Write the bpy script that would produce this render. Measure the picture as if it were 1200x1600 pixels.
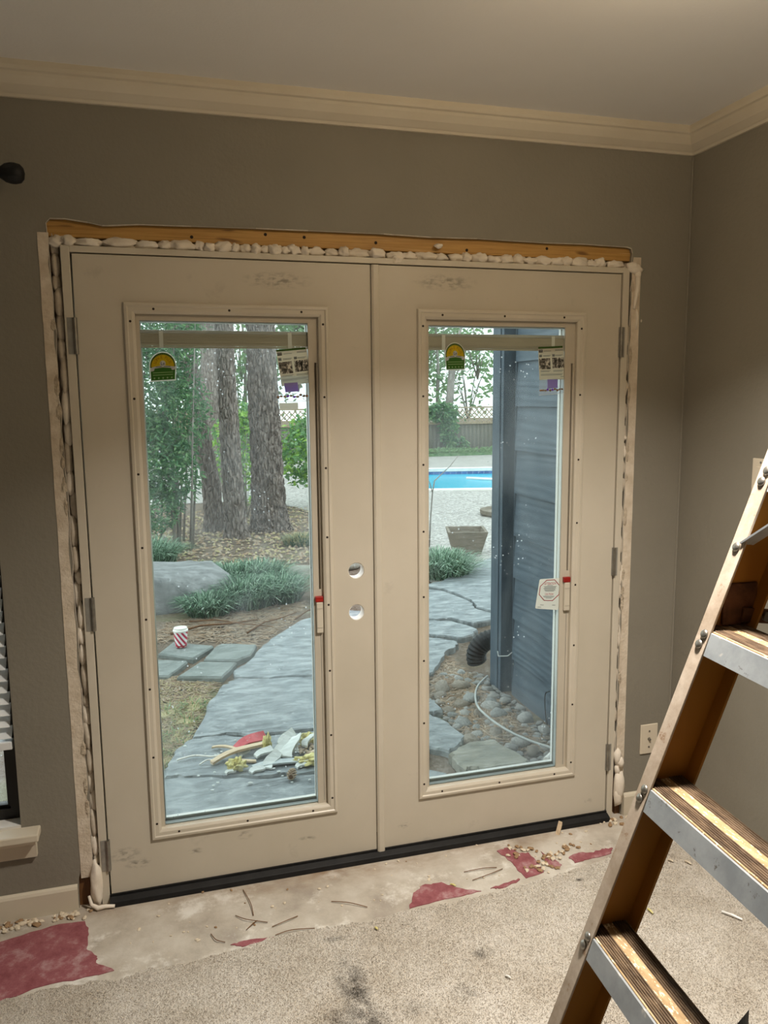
import bpy, bmesh, math, random
import numpy as np
from mathutils import Vector, Matrix, noise
from mathutils.geometry import tessellate_polygon

for o in list(bpy.data.objects): bpy.data.objects.remove(o)
scene = bpy.context.scene
COL = scene.collection
PI = math.pi

# ------------------------------------------------------------------ camera
CAM = (-0.6782, -2.5027, 1.5945); FPX = 1237.456
yaw, pitch, roll = 0.277421, -0.141288, -0.0096752
cf = Vector((math.sin(yaw)*math.cos(pitch), math.cos(yaw)*math.cos(pitch), math.sin(pitch)))
cr = Vector((math.cos(yaw), -math.sin(yaw), 0)); cu = cr.cross(cf)
cr2 = cr*math.cos(roll)+cu*math.sin(roll); cu2 = cu*math.cos(roll)-cr*math.sin(roll)
cd = bpy.data.cameras.new('camera'); cam = bpy.data.objects.new('camera', cd); COL.objects.link(cam)
cd.sensor_fit = 'VERTICAL'; cd.sensor_height = 36; cd.lens = FPX/1600*36; cd.clip_start = .05; cd.clip_end = 300
mw = Matrix((cr2, cu2, -cf)).transposed().to_4x4(); mw.translation = CAM; cam.matrix_world = mw
scene.camera = cam

# ------------------------------------------------------------------ sky: even overcast
w = bpy.data.worlds.new('overcast_sky'); scene.world = w; w.use_nodes = True
bg = w.node_tree.nodes['Background']
bg.inputs[0].default_value = (0.92, 0.98, 1.0, 1); bg.inputs[1].default_value = 2.1
# the one ceiling lamp of the room (built with its fixture further down): watts, colour, globe glow
GLOBE_E = 38.0
LAMP_W = 33.0
LAMP_COL = (1.0, .94, .86)
vs = scene.view_settings
vs.view_transform = 'Standard'; vs.look = 'None'; vs.exposure = 0.16; vs.gamma = 1; vs.use_curve_mapping = False

# ------------------------------------------------------------------ helpers
def C(h, k=1.0):
    h = h.lstrip('#'); o = []
    for i in (0, 2, 4):
        c = int(h[i:i+2], 16)/255; o.append(k*(c/12.92 if c <= .04045 else ((c+.055)/1.055)**2.4))
    return tuple(o)+(1,)
WL = {}
class MB:
    def __init__(s): s.v = []; s.f = []; s.m = []
    def add(s, v, f, mi=0):
        b = len(s.v); s.v += [tuple(p) for p in v]; s.f += [tuple(i+b for i in q) for q in f]; s.m += [mi]*len(f); return s
    def box(s, x0, x1, y0, y1, z0, z1, mi=0):
        return s.add([(x0,y0,z0),(x1,y0,z0),(x1,y1,z0),(x0,y1,z0),(x0,y0,z1),(x1,y0,z1),(x1,y1,z1),(x0,y1,z1)],
            [(0,3,2,1),(4,5,6,7),(0,1,5,4),(1,2,6,5),(2,3,7,6),(3,0,4,7)], mi)
    def obox(s, c, h, ax, mi=0):
        c = Vector(c); ax = [Vector(a).normalized() for a in ax]; v = []
        for k in (-1, 1):
            for i, j in ((-1,-1),(1,-1),(1,1),(-1,1)):
                v.append(c+ax[0]*h[0]*i+ax[1]*h[1]*j+ax[2]*h[2]*k)
        return s.add(v, [(0,3,2,1),(4,5,6,7),(0,1,5,4),(1,2,6,5),(2,3,7,6),(3,0,4,7)], mi)
    def prism(s, poly, axis, a, b, holes=(), mi=0):
        P = {'x': lambda p, t: (t,p[0],p[1]), 'y': lambda p, t: (p[0],t,p[1]), 'z': lambda p, t: (p[0],p[1],t)}[axis]
        loops = [list(poly)]+[list(h) for h in holes]
        tri = tessellate_polygon([[Vector((p[0],p[1],0)) for p in l] for l in loops])
        flat = [p for l in loops for p in l]; n = len(flat)
        v = [P(p,a) for p in flat]+[P(p,b) for p in flat]
        f = [tuple(t) for t in tri]+[tuple(i+n for i in reversed(t)) for t in tri]
        k = 0
        for l in loops:
            for i in range(len(l)):
                j = (i+1) % len(l); f.append((k+i, k+j, n+k+j, n+k+i))
            k += len(l)
        return s.add(v, f, mi)
    def tube(s, pts, r, n=8, mi=0):
        pts = [Vector(p) for p in pts]; N = len(pts)
        rs = r if isinstance(r, (list, tuple)) else [r]*N
        v = []; f = []; up = None
        for i, p in enumerate(pts):
            t = (pts[min(i+1,N-1)]-pts[max(i-1,0)]).normalized()
            if up is None: up = t.orthogonal().normalized()
            up = (up-t*up.dot(t)); up = up.normalized() if up.length > 1e-6 else t.orthogonal().normalized()
            w_ = t.cross(up)
            for k in range(n):
                a = 2*PI*k/n; v.append(p+(up*math.cos(a)+w_*math.sin(a))*rs[i])
        for i in range(N-1):
            for k in range(n):
                f.append((i*n+k, i*n+(k+1)%n, (i+1)*n+(k+1)%n, (i+1)*n+k))
        f.append(tuple(reversed(range(n)))); f.append(tuple(range((N-1)*n, N*n)))
        return s.add(v, f, mi)
    def lathe(s, prof, c, n=24, axis='z', mi=0):
        v = []; f = []
        for (r, h) in prof:
            for k in range(n):
                a = 2*PI*k/n; x, y = r*math.cos(a), r*math.sin(a)
                q = {'z': (x,y,h), 'y': (x,h,y), 'x': (h,x,y)}[axis]
                v.append((c[0]+q[0], c[1]+q[1], c[2]+q[2]))
        for i in range(len(prof)-1):
            for k in range(n): f.append((i*n+k, i*n+(k+1)%n, (i+1)*n+(k+1)%n, (i+1)*n+k))
        f.append(tuple(reversed(range(n)))); f.append(tuple(range((len(prof)-1)*n, len(prof)*n)))
        return s.add(v, f, mi)
    def ring(s, x0, x1, z0, z1, prof, mi=0):
        # mitred picture frame in the xz plane; prof = closed list of (inset, y)
        v = []; f = []; n = len(prof)
        for (cx, cz, sx, sz) in ((x0,z0,1,1),(x1,z0,-1,1),(x1,z1,-1,-1),(x0,z1,1,-1)):
            for (o, y) in prof: v.append((cx+sx*o, y, cz+sz*o))
        for c in range(4):
            d = (c+1) % 4
            for i in range(n):
                j = (i+1) % n; f.append((c*n+i, c*n+j, d*n+j, d*n+i))
        return s.add(v, f, mi)
    def blob(s, c, r, sub=2, amp=.15, fr=1.5, seed=0, flat=None, mi=0, rot=0):
        bm = bmesh.new(); bmesh.ops.create_icosphere(bm, subdivisions=sub, radius=1)
        off = Vector((seed*7.3, seed*3.1, seed*1.7)); v = []
        cs, sn = math.cos(rot), math.sin(rot)
        for q in bm.verts:
            p = q.co*(1+amp*noise.noise(q.co*fr+off))
            p = Vector((p.x*r[0], p.y*r[1], p.z*r[2]))
            if flat is not None and p.z < flat: p.z = flat
            v.append((c[0]+p.x*cs-p.y*sn, c[1]+p.x*sn+p.y*cs, c[2]+p.z))
        f = [tuple(x.index for x in q.verts) for q in bm.faces]; bm.free()
        return s.add(v, f, mi)
    def build(s, name, mat, parent=None, origin=None, smooth=False, bevel=0.0, seg=2, fix=True, auto=None):
        V = np.array(s.v, dtype=float)
        if parent is not None: L = Vector(WL[parent.name])
        elif origin is not None: L = Vector(origin)
        else: L = Vector(((V[:,0].min()+V[:,0].max())/2, (V[:,1].min()+V[:,1].max())/2, V[:,2].min()))
        me = bpy.data.meshes.new(name)
        me.from_pydata((V-np.array(L)).tolist(), [], s.f)
        mats = mat if isinstance(mat, (list, tuple)) else [mat]
        for m in mats: me.materials.append(m)
        if len(mats) > 1: me.polygons.foreach_set('material_index', s.m)
        if fix:
            bm = bmesh.new(); bm.from_mesh(me); bmesh.ops.recalc_face_normals(bm, faces=bm.faces); bm.to_mesh(me); bm.free()
        if smooth: me.polygons.foreach_set('use_smooth', [True]*len(me.polygons))
        me.update()
        o = bpy.data.objects.new(name, me); COL.objects.link(o)
        if parent is not None: o.parent = parent
        else: o.location = L
        WL[o.name] = L
        if bevel:
            b = o.modifiers.new('bevel', 'BEVEL'); b.width = bevel; b.segments = seg; b.limit_method = 'ANGLE'; b.angle_limit = .6
        return o
def tag(o, label, cat=None, group=None, kind=None):
    o['label'] = label
    if cat: o['category'] = cat
    if group: o['group'] = group
    if kind: o['kind'] = kind
    return o
def thing(name, label, cat, loc=(0,0,0), group=None, kind=None):
    o = bpy.data.objects.new(name, None); COL.objects.link(o); o.location = loc; o.empty_display_size = .05
    WL[o.name] = Vector(loc); return tag(o, label, cat, group, kind)
def share(src, parent=None, loc=(0,0,0), rot=(0,0,0), scale=(1,1,1), root_loc=None):
    c = src.copy(); COL.objects.link(c); c.parent = parent; c.location = loc; c.rotation_euler = rot; c.scale = scale
    WL[c.name] = Vector(loc) if parent is None else WL[parent.name]
    return c

# ------------------------------------------------------------------ materials
class NT:
    def __init__(s, name):
        s.m = bpy.data.materials.new(name); s.m.use_nodes = True; s.t = s.m.node_tree
        s.b = s.t.nodes['Principled BSDF']; s.out = s.t.nodes['Material Output']
        s.tc = s.t.nodes.new('ShaderNodeTexCoord')
    def n(s, ty, **k):
        q = s.t.nodes.new(ty)
        for a, b in k.items(): setattr(q, a, b)
        return q
    def l(s, a, b): s.t.links.new(a, b)
    def vec(s, scale=(1,1,1), rot=(0,0,0), src='Object', loc=(0,0,0)):
        q = s.n('ShaderNodeMapping'); q.inputs['Scale'].default_value = scale; q.inputs['Rotation'].default_value = rot; q.inputs['Location'].default_value = loc
        s.l(s.tc.outputs[src], q.inputs[0]); return q.outputs[0]
    def noise(s, scale, v=None, detail=4, rough=.55, dist=0):
        q = s.n('ShaderNodeTexNoise'); q.inputs['Scale'].default_value = scale; q.inputs['Detail'].default_value = detail
        q.inputs['Roughness'].default_value = rough; q.inputs['Distortion'].default_value = dist
        s.l(v if v is not None else s.vec(), q.inputs['Vector']); return q.outputs['Fac']
    def ramp(s, fac, stops):
        q = s.n('ShaderNodeValToRGB'); e = q.color_ramp.elements
        while len(e) < len(stops): e.new(.5)
        for i, (p, c) in enumerate(stops): e[i].position = p; e[i].color = c if len(c) == 4 else tuple(c)+(1,)
        s.l(fac, q.inputs[0]); return q.outputs[0]
    def mix(s, fac, a, b, mode='MIX'):
        q = s.n('ShaderNodeMix', data_type='RGBA', blend_type=mode)
        for i, x in ((0, fac), (6, a), (7, b)):
            if hasattr(x, 'links'): s.l(x, q.inputs[i])
            else: q.inputs[i].default_value = x
        return q.outputs[2]
    def math(s, op, a, b=None, clamp=False):
        q = s.n('ShaderNodeMath', operation=op, use_clamp=clamp)
        for i, x in enumerate((a, b)):
            if x is None: continue
            if hasattr(x, 'links'): s.l(x, q.inputs[i])
            else: q.inputs[i].default_value = x
        return q.outputs[0]
    def ellipse(s, c, r, soft=.6, power=1.0):
        # mask 1 inside an ellipsoid c / r (object space), fading out
        v = s.n('ShaderNodeVectorMath', operation='SUBTRACT'); s.l(s.tc.outputs['Object'], v.inputs[0]); v.inputs[1].default_value = c
        d = s.n('ShaderNodeVectorMath', operation='DIVIDE'); s.l(v.outputs[0], d.inputs[0]); d.inputs[1].default_value = r
        e = s.n('ShaderNodeVectorMath', operation='LENGTH'); s.l(d.outputs[0], e.inputs[0])
        m = s.n('ShaderNodeMapRange'); s.l(e.outputs['Value'], m.inputs[0]); m.inputs[1].default_value = 1; m.inputs[2].default_value = 1-soft
        m.inputs[3].default_value = 0; m.inputs[4].default_value = 1; return m.outputs[0]
    def bump(s, h, st=.3, dist=.01, prev=None):
        q = s.n('ShaderNodeBump'); q.inputs['Strength'].default_value = st; q.inputs['Distance'].default_value = dist
        s.l(h, q.inputs['Height'])
        if prev is not None: s.l(prev, q.inputs['Normal'])
        s.l(q.outputs[0], s.b.inputs['Normal']); return q.outputs[0]
    def col(s, c):
        if hasattr(c, 'links'): s.l(c, s.b.inputs['Base Color'])
        else: s.b.inputs['Base Color'].default_value = c
    def setp(s, rough=.6, metal=0, spec=.5):
        s.b.inputs['Roughness'].default_value = rough; s.b.inputs['Metallic'].default_value = metal
        s.b.inputs['Specular IOR Level'].default_value = spec; return s.m
def pm(name, c1, c2=None, rough=.6, vs_=6., bump=.15, bs=80., metal=0, spec=.4, stretch=(1,1,1), lo=.35, hi=.65, dist=.004, detail=4):
    t = NT(name); v = t.vec(stretch)
    c1 = C(c1) if isinstance(c1, str) else c1
    c2 = c1 if c2 is None else (C(c2) if isinstance(c2, str) else c2)
    t.col(t.ramp(t.noise(vs_, v, detail), [(lo, c1), (hi, c2)]))
    if bump: t.bump(t.noise(bs, v, 3), bump, dist)
    return t.setp(rough, metal, spec)
M = {}
# painted surfaces
t = NT('wall_paint'); t.col(t.ramp(t.noise(3), [(.3, C('#857f72')), (.7, C('#8b8578'))])); t.bump(t.noise(70, None, 3), .35, .004); M['wall'] = t.setp(.62, 0, .35)
M['ceil'] = pm('ceiling_paint', '#e9e6e0', '#edeae5', .8, 2, .1, 120)
M['trim'] = pm('trim_paint', '#d0c5b0', '#d7cdb9', .45, 4, .06, 60)
M['raw'] = pm('unpainted_drywall_edge', '#c9b9a3', '#ddd0bd', .8, 22, .5, 90, dist=.006)
M['raw2'] = pm('torn_plaster', '#a99882', '#cdbfa9', .9, 40, .8, 120, dist=.008)
M['gyp'] = pm('gypsum_edge', '#b3a998', '#cfc6b8', .9, 30, .5, 150)
M['osb'] = pm('sheathing', '#7d6850', '#957d60', .9, 20, .3, 60)
def wood(name, cols, sc=3., stretch=(1,14,14), rough=.6, bump=.2):
    t = NT(name); v = t.vec(stretch); n_ = t.noise(sc, v, 6, .6, .6)
    k = len(cols); base = t.ramp(n_, [(.25+.5*i/(k-1), C(c)) for i, c in enumerate(cols)])
    kn = t.ramp(t.noise(4.0, t.vec((1.5,9,9), loc=(.3,.2,.7)), 1), [(.70, (0,0,0)), (.76, (.8,.8,.8))])
    t.col(t.mix(kn, base, C('#6a4420'))); t.bump(n_, bump, .003); return t.setp(rough)
M['pine'] = wood('yellow_pine', ['#97692f', '#c59a56', '#b08443', '#dcb678'], 2.2, (1,40,40))
M['stud'] = wood('old_stud', ['#4a2f16', '#6d4823', '#5c3a1a'], stretch=(14,14,1))
# door
t = NT('door_primer')
base = t.ramp(t.noise(2.2, None, 5), [(.35, C('#c4bba9')), (.65, C('#cdc4b3'))])
sm = t.ramp(t.noise(9, None, 6, .65), [(.62, (0,0,0)), (.74, (1,1,1))])
base = t.mix(t.math('MULTIPLY', sm, .22), base, C('#8b8275'))
for c_, r_ in (((-.84,0,.155),(.055,.2,.03)), ((-.80,0,.12),(.05,.2,.02)), ((-.62,0,.13),(.03,.2,.012)), ((-.25,0,.11),(.035,.2,.013)), ((.10,0,.10),(.03,.2,.012)), ((-.46,0,.16),(.03,.2,.02)), ((.83,0,.08),(.02,.2,.012)),
               ((.25,0,1.97),(.12,.2,.03)), ((-.3,0,1.96),(.12,.2,.03))):
    msk = t.math('MULTIPLY', t.ellipse(c_, r_, .8), t.ramp(t.noise(38, t.vec((1,1,2.2)), 3), [(.45, (0,0,0)), (.62, (1,1,1))]))
    base = t.mix(t.math('MULTIPLY', msk, .6), base, C('#5a5248'))
t.col(base); t.bump(t.noise(160, None, 2), .06, .002); M['door'] = t.setp(.42, 0, .45)
M['mould'] = pm('moulding_plastic', '#c9c0ae', '#d0c7b6', .38, 5, .03, 60)
M['vinyl'] = pm('blind_cassette_vinyl', '#bdb4a3', '#c5bcab', .5, 5, .03, 60)
M['white'] = pm('white_plastic', '#e6e3dc', '#eeebe5', .4, 5, .03, 60)
M['spacer'] = pm('glass_spacer', '#f2f8f8', '#f7fbfb', .35, 5, 0)
M['slat'] = pm('blind_slat', '#bdb4a3', '#c5bcab', .5, 5, .03, 60)
M['rail'] = pm('blind_head_rail', '#c6c4bd', '#d4d2cc', .25, 5, 0, metal=.3)
M['red'] = pm('red_plastic', '#8f1d17', '#a02219', .4, 5, 0)
M['steel'] = pm('satin_nickel', '#8c8880', '#a5a198', .35, 30, .05, 200, metal=.85)
M['zinc'] = pm('zinc_leaf', '#97948c', '#a9a69e', .45, 30, .05, 200, metal=.5)
M['black'] = pm('black_rubber', '#0b0b0c', '#161617', .55, 20, .2, 90)
M['hole'] = pm('dark_screw', '#1b1410', '#2a1d14', .7, 20, 0)
def glassmat(name, haze=.07, spots=True, hz=(.9,.97,1,1)):
    t = NT(name); t.t.nodes.remove(t.b)
    tr = t.n('ShaderNodeBsdfTransparent'); tr.inputs[0].default_value = (.955, .985, .98, 1)
    gl = t.n('ShaderNodeBsdfGlossy'); gl.inputs['Roughness'].default_value = .02
    fr = t.n('ShaderNodeFresnel'); fr.inputs[0].default_value = 1.22
    m1 = t.n('ShaderNodeMixShader'); t.l(fr.outputs[0], m1.inputs[0]); t.l(tr.outputs[0], m1.inputs[1]); t.l(gl.outputs[0], m1.inputs[2])
    di = t.n('ShaderNodeBsdfTranslucent'); di.inputs[0].default_value = hz
    f = t.ramp(t.noise(3.2, t.vec((1.2,1,.6)), 4, .6, .4), [(.40, (haze*.25,)*3), (.72, (haze*2.6,)*3)])
    if spots:
        vo = t.n('ShaderNodeTexVoronoi'); vo.inputs['Scale'].default_value = 55; t.l(t.vec((1,.2,1)), vo.inputs['Vector'])
        sp = t.ramp(vo.outputs['Distance'], [(.10, (1,1,1)), (.17, (0,0,0))])
        gate = t.ramp(t.noise(5, None, 3), [(.50, (0,0,0)), (.60, (1,1,1))])
        f = t.math('MAXIMUM', f, t.math('MULTIPLY', t.math('MULTIPLY', sp, gate), .55))
    m2 = t.n('ShaderNodeMixShader'); t.l(f, m2.inputs[0]); t.l(m1.outputs[0], m2.inputs[1]); t.l(di.outputs[0], m2.inputs[2])
    t.l(m2.outputs[0], t.out.inputs[0]); return t.m
M['glass_in'] = glassmat('clear_glass_inner', .0, False)
M['glass_out'] = glassmat('rain_spotted_glass_outer', .035, True, (.95,.98,1,1))
M['foam'] = pm('expanding_foam', '#e2d6c4', '#efe5d6', .75, 14, .35, 90, dist=.004)
M['foam2'] = pm('dusty_foam', '#b8ab98', '#d3c7b5', .85, 18, .4, 90, dist=.004)
# ------------------------------------------------------------------ room shell
R = random.Random(4)
WX = 1.171; CZ = 2.5
def struct(o, label, cat): return tag(o, label, cat, None, 'structure')
left_edge = [(-.986,0),(-.986,.05),(-.983,.10),(-.972,.135),(-.955,.15),(-.938,.165)]
z = .2
while z < 2.04: left_edge.append((-.9365-.010*z/2+R.uniform(-.004,.004), z)); z += R.uniform(.035,.09)
top_edge = [(-.950,2.075),(-.951,2.098),(-.940,2.110),(-.90,2.111),(-.84,2.104),(-.80,2.097),(-.77,2.099),(-.70,2.105),(-.55,2.107),(-.36,2.110),(-.2,2.111),(.043,2.112),(.2,2.109),(.36,2.112),(.485,2.110),(.6,2.109),(.75,2.111),(.92,2.108),(.936,2.104),(.941,2.088),(.938,2.06)]
right_edge = []; z = 2.0
while z > .2: right_edge.append((.9395+R.uniform(-.003,.004), z)); z -= R.uniform(.035,.09)
right_edge += [(.942,.17),(.968,.14),(.972,.06),(.972,0)]
outline = [(-3.1,0)]+left_edge+top_edge+right_edge+[(WX,0),(WX,CZ),(-3.1,CZ)]
WH = (-2.15,-1.132,.30,2.10)
win_hole = [(WH[0],WH[2]),(WH[1],WH[2]),(WH[1],WH[3]),(WH[0],WH[3])]
wb = struct(MB().prism(outline, 'y', 0, .0125, [win_hole]).build('wall_back', M['wall'], origin=(0,0,0)), 'grey painted wall around the new double door', 'wall')
# torn gypsum lip along the cut, framing and sheathing behind it
g_ = MB(); pts = left_edge[5:]+top_edge+right_edge[:-3]
for a, b in zip(pts, pts[1:]):
    a3 = (a[0], -.0005, a[1]); b3 = (b[0], -.0005, b[1]); g_.tube([a3, b3], R.uniform(.0006,.0019), 5)
g_.build('torn_edge', M['gyp'], wb)
sh_o = [(-3.1,-.1),(-.922,-.1),(-.922,2.045),(.935,2.045),(.935,-.1),(1.29,-.1),(1.29,2.6),(-3.1,2.6)]
MB().prism(sh_o, 'y', .085, .115, [win_hole]).build('sheathing', M['osb'], wb)
for x0, x1 in ((-1.06,-.952),(.952,1.03)): MB().box(x0,x1,.0126,.085,0,2.06).build('stud', M['stud'], wb)
for x0 in (-2.2,-1.131): MB().box(x0,x0+.045,.0126,.085,0,2.3).build('stud', M['stud'], wb)
# cream strips where the old casing sat
def strip(xs_out, xs_in, seed, m):
    r = random.Random(seed); L = []; Rr = []; zz = .1
    while zz < 2.085:
        L.append((xs_out+r.uniform(-.0007,.0007), zz)); Rr.append((xs_in(zz)+r.uniform(-.0035,.0035), zz)); zz += r.uniform(.03,.07)
    MB().prism(L+Rr[::-1], 'y', -.0016, .001).build('casing_scar', m, wb)
strip(-.976, lambda z: -.9385-.010*z/2-.001, 5, M['raw'])
strip(.976, lambda z: .944, 6, M['raw'])
for i in range(26):      # torn plaster flakes beside the jamb
    s_ = R.choice((-1,1)); zz = R.uniform(.2,2.0); x = (-.9415-.01*zz/2) if s_ < 0 else .946
    MB().blob((x, -.002, zz), (R.uniform(.004,.009), .002, R.uniform(.012,.035)), 1, .5, 2, i).build('plaster_flake', M['raw2'], wb)
MB().blob((.985,-.001,1.86), (.004,.002,.006), 1, .4, 2, 3).build('plaster_flake', M['gyp'], wb)
MB().tube([(WX-.003,-.003,.05),(WX-.002,-.002,1.2),(WX-.003,-.003,2.42)], .004, 6).build('corner_bead', M['wall'], wb)

struct(MB().box(WX,WX+.115,-5.1,0,0,CZ).build('wall_right', M['wall'], origin=(0,0,0)), 'grey painted side wall behind the stepladder', 'wall')
struct(MB().box(-3.2,-3.1,-5.1,.1,0,CZ).build('wall_left', M['wall'], origin=(0,0,0)), 'grey painted wall on the far side of the room', 'wall')
struct(MB().box(-3.2,WX+.115,-5.2,-5.1,0,CZ).build('wall_front', M['wall'], origin=(0,0,0)), 'grey painted wall facing the double door', 'wall')
struct(MB().box(-3.2,1.29,-5.2,.115,CZ,CZ+.12).build('ceiling', M['ceil'], origin=(0,0,0)), 'smooth white ceiling', 'ceiling')
# crown moulding
cp = [(0,2.424),(-.010,2.424),(-.014,2.431),(-.020,2.434),(-.040,2.448),(-.054,2.466),(-.058,2.474),(-.066,2.477),(-.070,2.486),(-.070,2.5),(0,2.5)]
m_ = MB(); v = []
for x, k in ((-3.1, 0), (WX, 1)):
    for (y, z) in cp: v.append((x+(y if k else 0), y, z))
n_ = len(cp); m_.add(v, [(i, (i+1)%n_, n_+(i+1)%n_, n_+i) for i in range(n_)])
struct(m_.build('trim_1', M['trim'], origin=(0,0,0)), 'white crown moulding above the double door', 'crown moulding')
m_ = MB(); v = []
for y0, k in ((-5.1, 0), (0, 1)):
    for (d, z) in cp: v.append((WX+d, y0+(d if k else 0), z))
m_.add(v, [(i, (i+1)%n_, n_+(i+1)%n_, n_+i) for i in range(n_)])
struct(m_.build('trim_2', M['trim'], origin=(0,0,0)), 'white crown moulding along the side wall', 'crown moulding')
bp = lambda h: [(0,0),(-.013,0),(-.013,h-.012),(-.009,h-.004),(-.004,h),(0,h)]
struct(MB().prism(bp(.083), 'x', -3.1, -.988).build('baseboard_left', M['trim'], origin=(0,0,0)), 'white baseboard under the window', 'baseboard')
struct(MB().prism(bp(.088), 'x', .976, WX).build('baseboard_right', M['trim'], origin=(0,0,0)), 'short white baseboard in the corner beside the door', 'baseboard')

# ------------------------------------------------------------------ floor and carpet
t = NT('bare_concrete')
b1 = t.ramp(t.noise(4.5, None, 7, .62), [(.34, C('#a0968a')), (.48, C('#b9b0a2')), (.62, C('#cac3b7'))])
b1 = t.mix(t.ramp(t.noise(7, t.vec(loc=(3,1,0)), 6, .7), [(.54, (0,0,0)), (.66, (.75,.75,.75))]), b1, C('#e8e5dd'))
dirt = t.math('MULTIPLY', t.ellipse((0,-.01,0), (1.6,.13,1), .8), t.ramp(t.noise(6, t.vec((1,2.5,1)), 5, .65), [(.35, (1,1,1)), (.62, (.15,.15,.15))]))
b1 = t.mix(t.math('MULTIPLY', dirt, .8), b1, C('#8a6c4c'))
t.col(b1); t.bump(t.noise(60, None, 6, .7), .5, .004); M['conc'] = t.setp(.8, 0, .3)
struct(MB().box(-3.2,1.29,-5.2,.115,-.1,0).build('floor', M['conc'], origin=(0,0,0)), 'bare dusty concrete floor under the carpet', 'floor')
edge = [(-1.249,-0.366),(-1.155,-0.373),(-1.061,-0.362),(-0.962,-0.366),(-0.861,-0.379),(-0.768,-0.360),(-0.654,-0.370),(-0.544,-0.350),(-0.429,-0.330),(-0.333,-0.332),(-0.234,-0.331),(-0.115,-0.338),(0.013,-0.325),(0.119,-0.327),(0.252,-0.323),(0.367,-0.316),(0.490,-0.302),(0.621,-0.281),(0.781,-0.253),(0.907,-0.225)]
E2 = []
for (a, b) in zip(edge, edge[1:]):
    for k in range(6):
        u = k/6; E2.append((a[0]+(b[0]-a[0])*u, a[1]+(b[1]-a[1])*u+R.uniform(-.006,.006)))
E2 = [(-3.09, -.36)]+E2+[edge[-1], (WX-.002, edge[-1][1]+.02)]
t = NT('carpet_backing')
def carpet_col(t):
    b = t.ramp(t.noise(5, None, 6, .65), [(.32, C('#c3b9ab')), (.5, C('#d0c8bc')), (.68, C('#dad3c9'))])
    b = t.mix(t.ramp(t.noise(220, None, 2), [(.4, (0,0,0)), (.7, (.35,.35,.35))]), b, C('#aea290'))
    for c_, r_, k in ((( -.235,-.60,0),(.055,.16,1),.92), ((-.225,-.75,0),(.07,.10,1),.75), ((-.30,-.70,0),(.05,.06,1),.7), ((.155,-.575,0),(.04,.03,1),.85), ((.055,-.70,0),(.05,.04,1),.5), ((-.10,-.72,0),(.05,.05,1),.25), ((-.24,-.39,0),(.05,.015,1),.7), ((.6,-.34,0),(.02,.012,1),.9)):
        ms = t.math('MULTIPLY', t.ellipse(c_, r_, .9), t.ramp(t.noise(26, None, 5, .7), [(.36, (0,0,0)), (.6, (1,1,1))]))
        b = t.mix(t.math('MULTIPLY', ms, k), b, C('#2b2721'))
    dirt = t.ramp(t.noise(2.6, t.vec(loc=(1,4,0)), 4), [(.55, (0,0,0)), (.75, (.35,.35,.35))])
    return t.mix(dirt, b, C('#a8977f'))
t.col(carpet_col(t)); t.bump(t.noise(260, None, 3), .9, .006); M['carpet'] = t.setp(.95, 0, .1)
t = NT('carpet_pile'); t.col(carpet_col(t)); M['pile'] = t.setp(.95, 0, .1)
poly = E2+[(WX-.002,-5.09),(-3.09,-5.09)]
cp_ = struct(MB().prism(poly, 'z', .0, .009).build('floor_carpet', M['carpet'], origin=(0,0,0)), 'worn beige carpet cut back from the door', 'carpet')
xs = np.array([p[0] for p in E2]); ys = np.array([p[1] for p in E2])
rg = np.random.default_rng(3); N = 230000
px = rg.uniform(-1.35, WX-.01, N); py = rg.uniform(-1.15, -.12, N); keep = py < np.interp(px, xs, ys)-.002
px, py = px[keep], py[keep]; N = len(px)
an = rg.uniform(0, 2*PI, N); wd = rg.uniform(.0008,.0016, N); ht = rg.uniform(.0025,.005, N); le = rg.normal(0, .0025, (N,2))
dx, dy = np.cos(an)*wd, np.sin(an)*wd; z0 = np.full(N, .0085)
A = np.stack([px-dx, py-dy, z0], 1); B = np.stack([px+dx, py+dy, z0], 1); T = np.stack([px+le[:,0], py+le[:,1], z0+ht], 1)
D = np.stack([px-dy, py+dx, z0], 1); E_ = np.stack([px+dy, py-dx, z0], 1)
V = np.stack([A,B,T,D,E_], 1).reshape(-1,3); i0 = np.arange(N)*5
F = np.concatenate([np.stack([i0,i0+1,i0+2],1), np.stack([i0+3,i0+4,i0+2],1)])
me = bpy.data.meshes.new('carpet_pile'); me.from_pydata(V.tolist(), [], F.tolist()); me.materials.append(M['pile'])
po = bpy.data.objects.new('carpet_pile', me); COL.objects.link(po); po.parent = cp_; po['kind'] = 'stuff'

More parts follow.
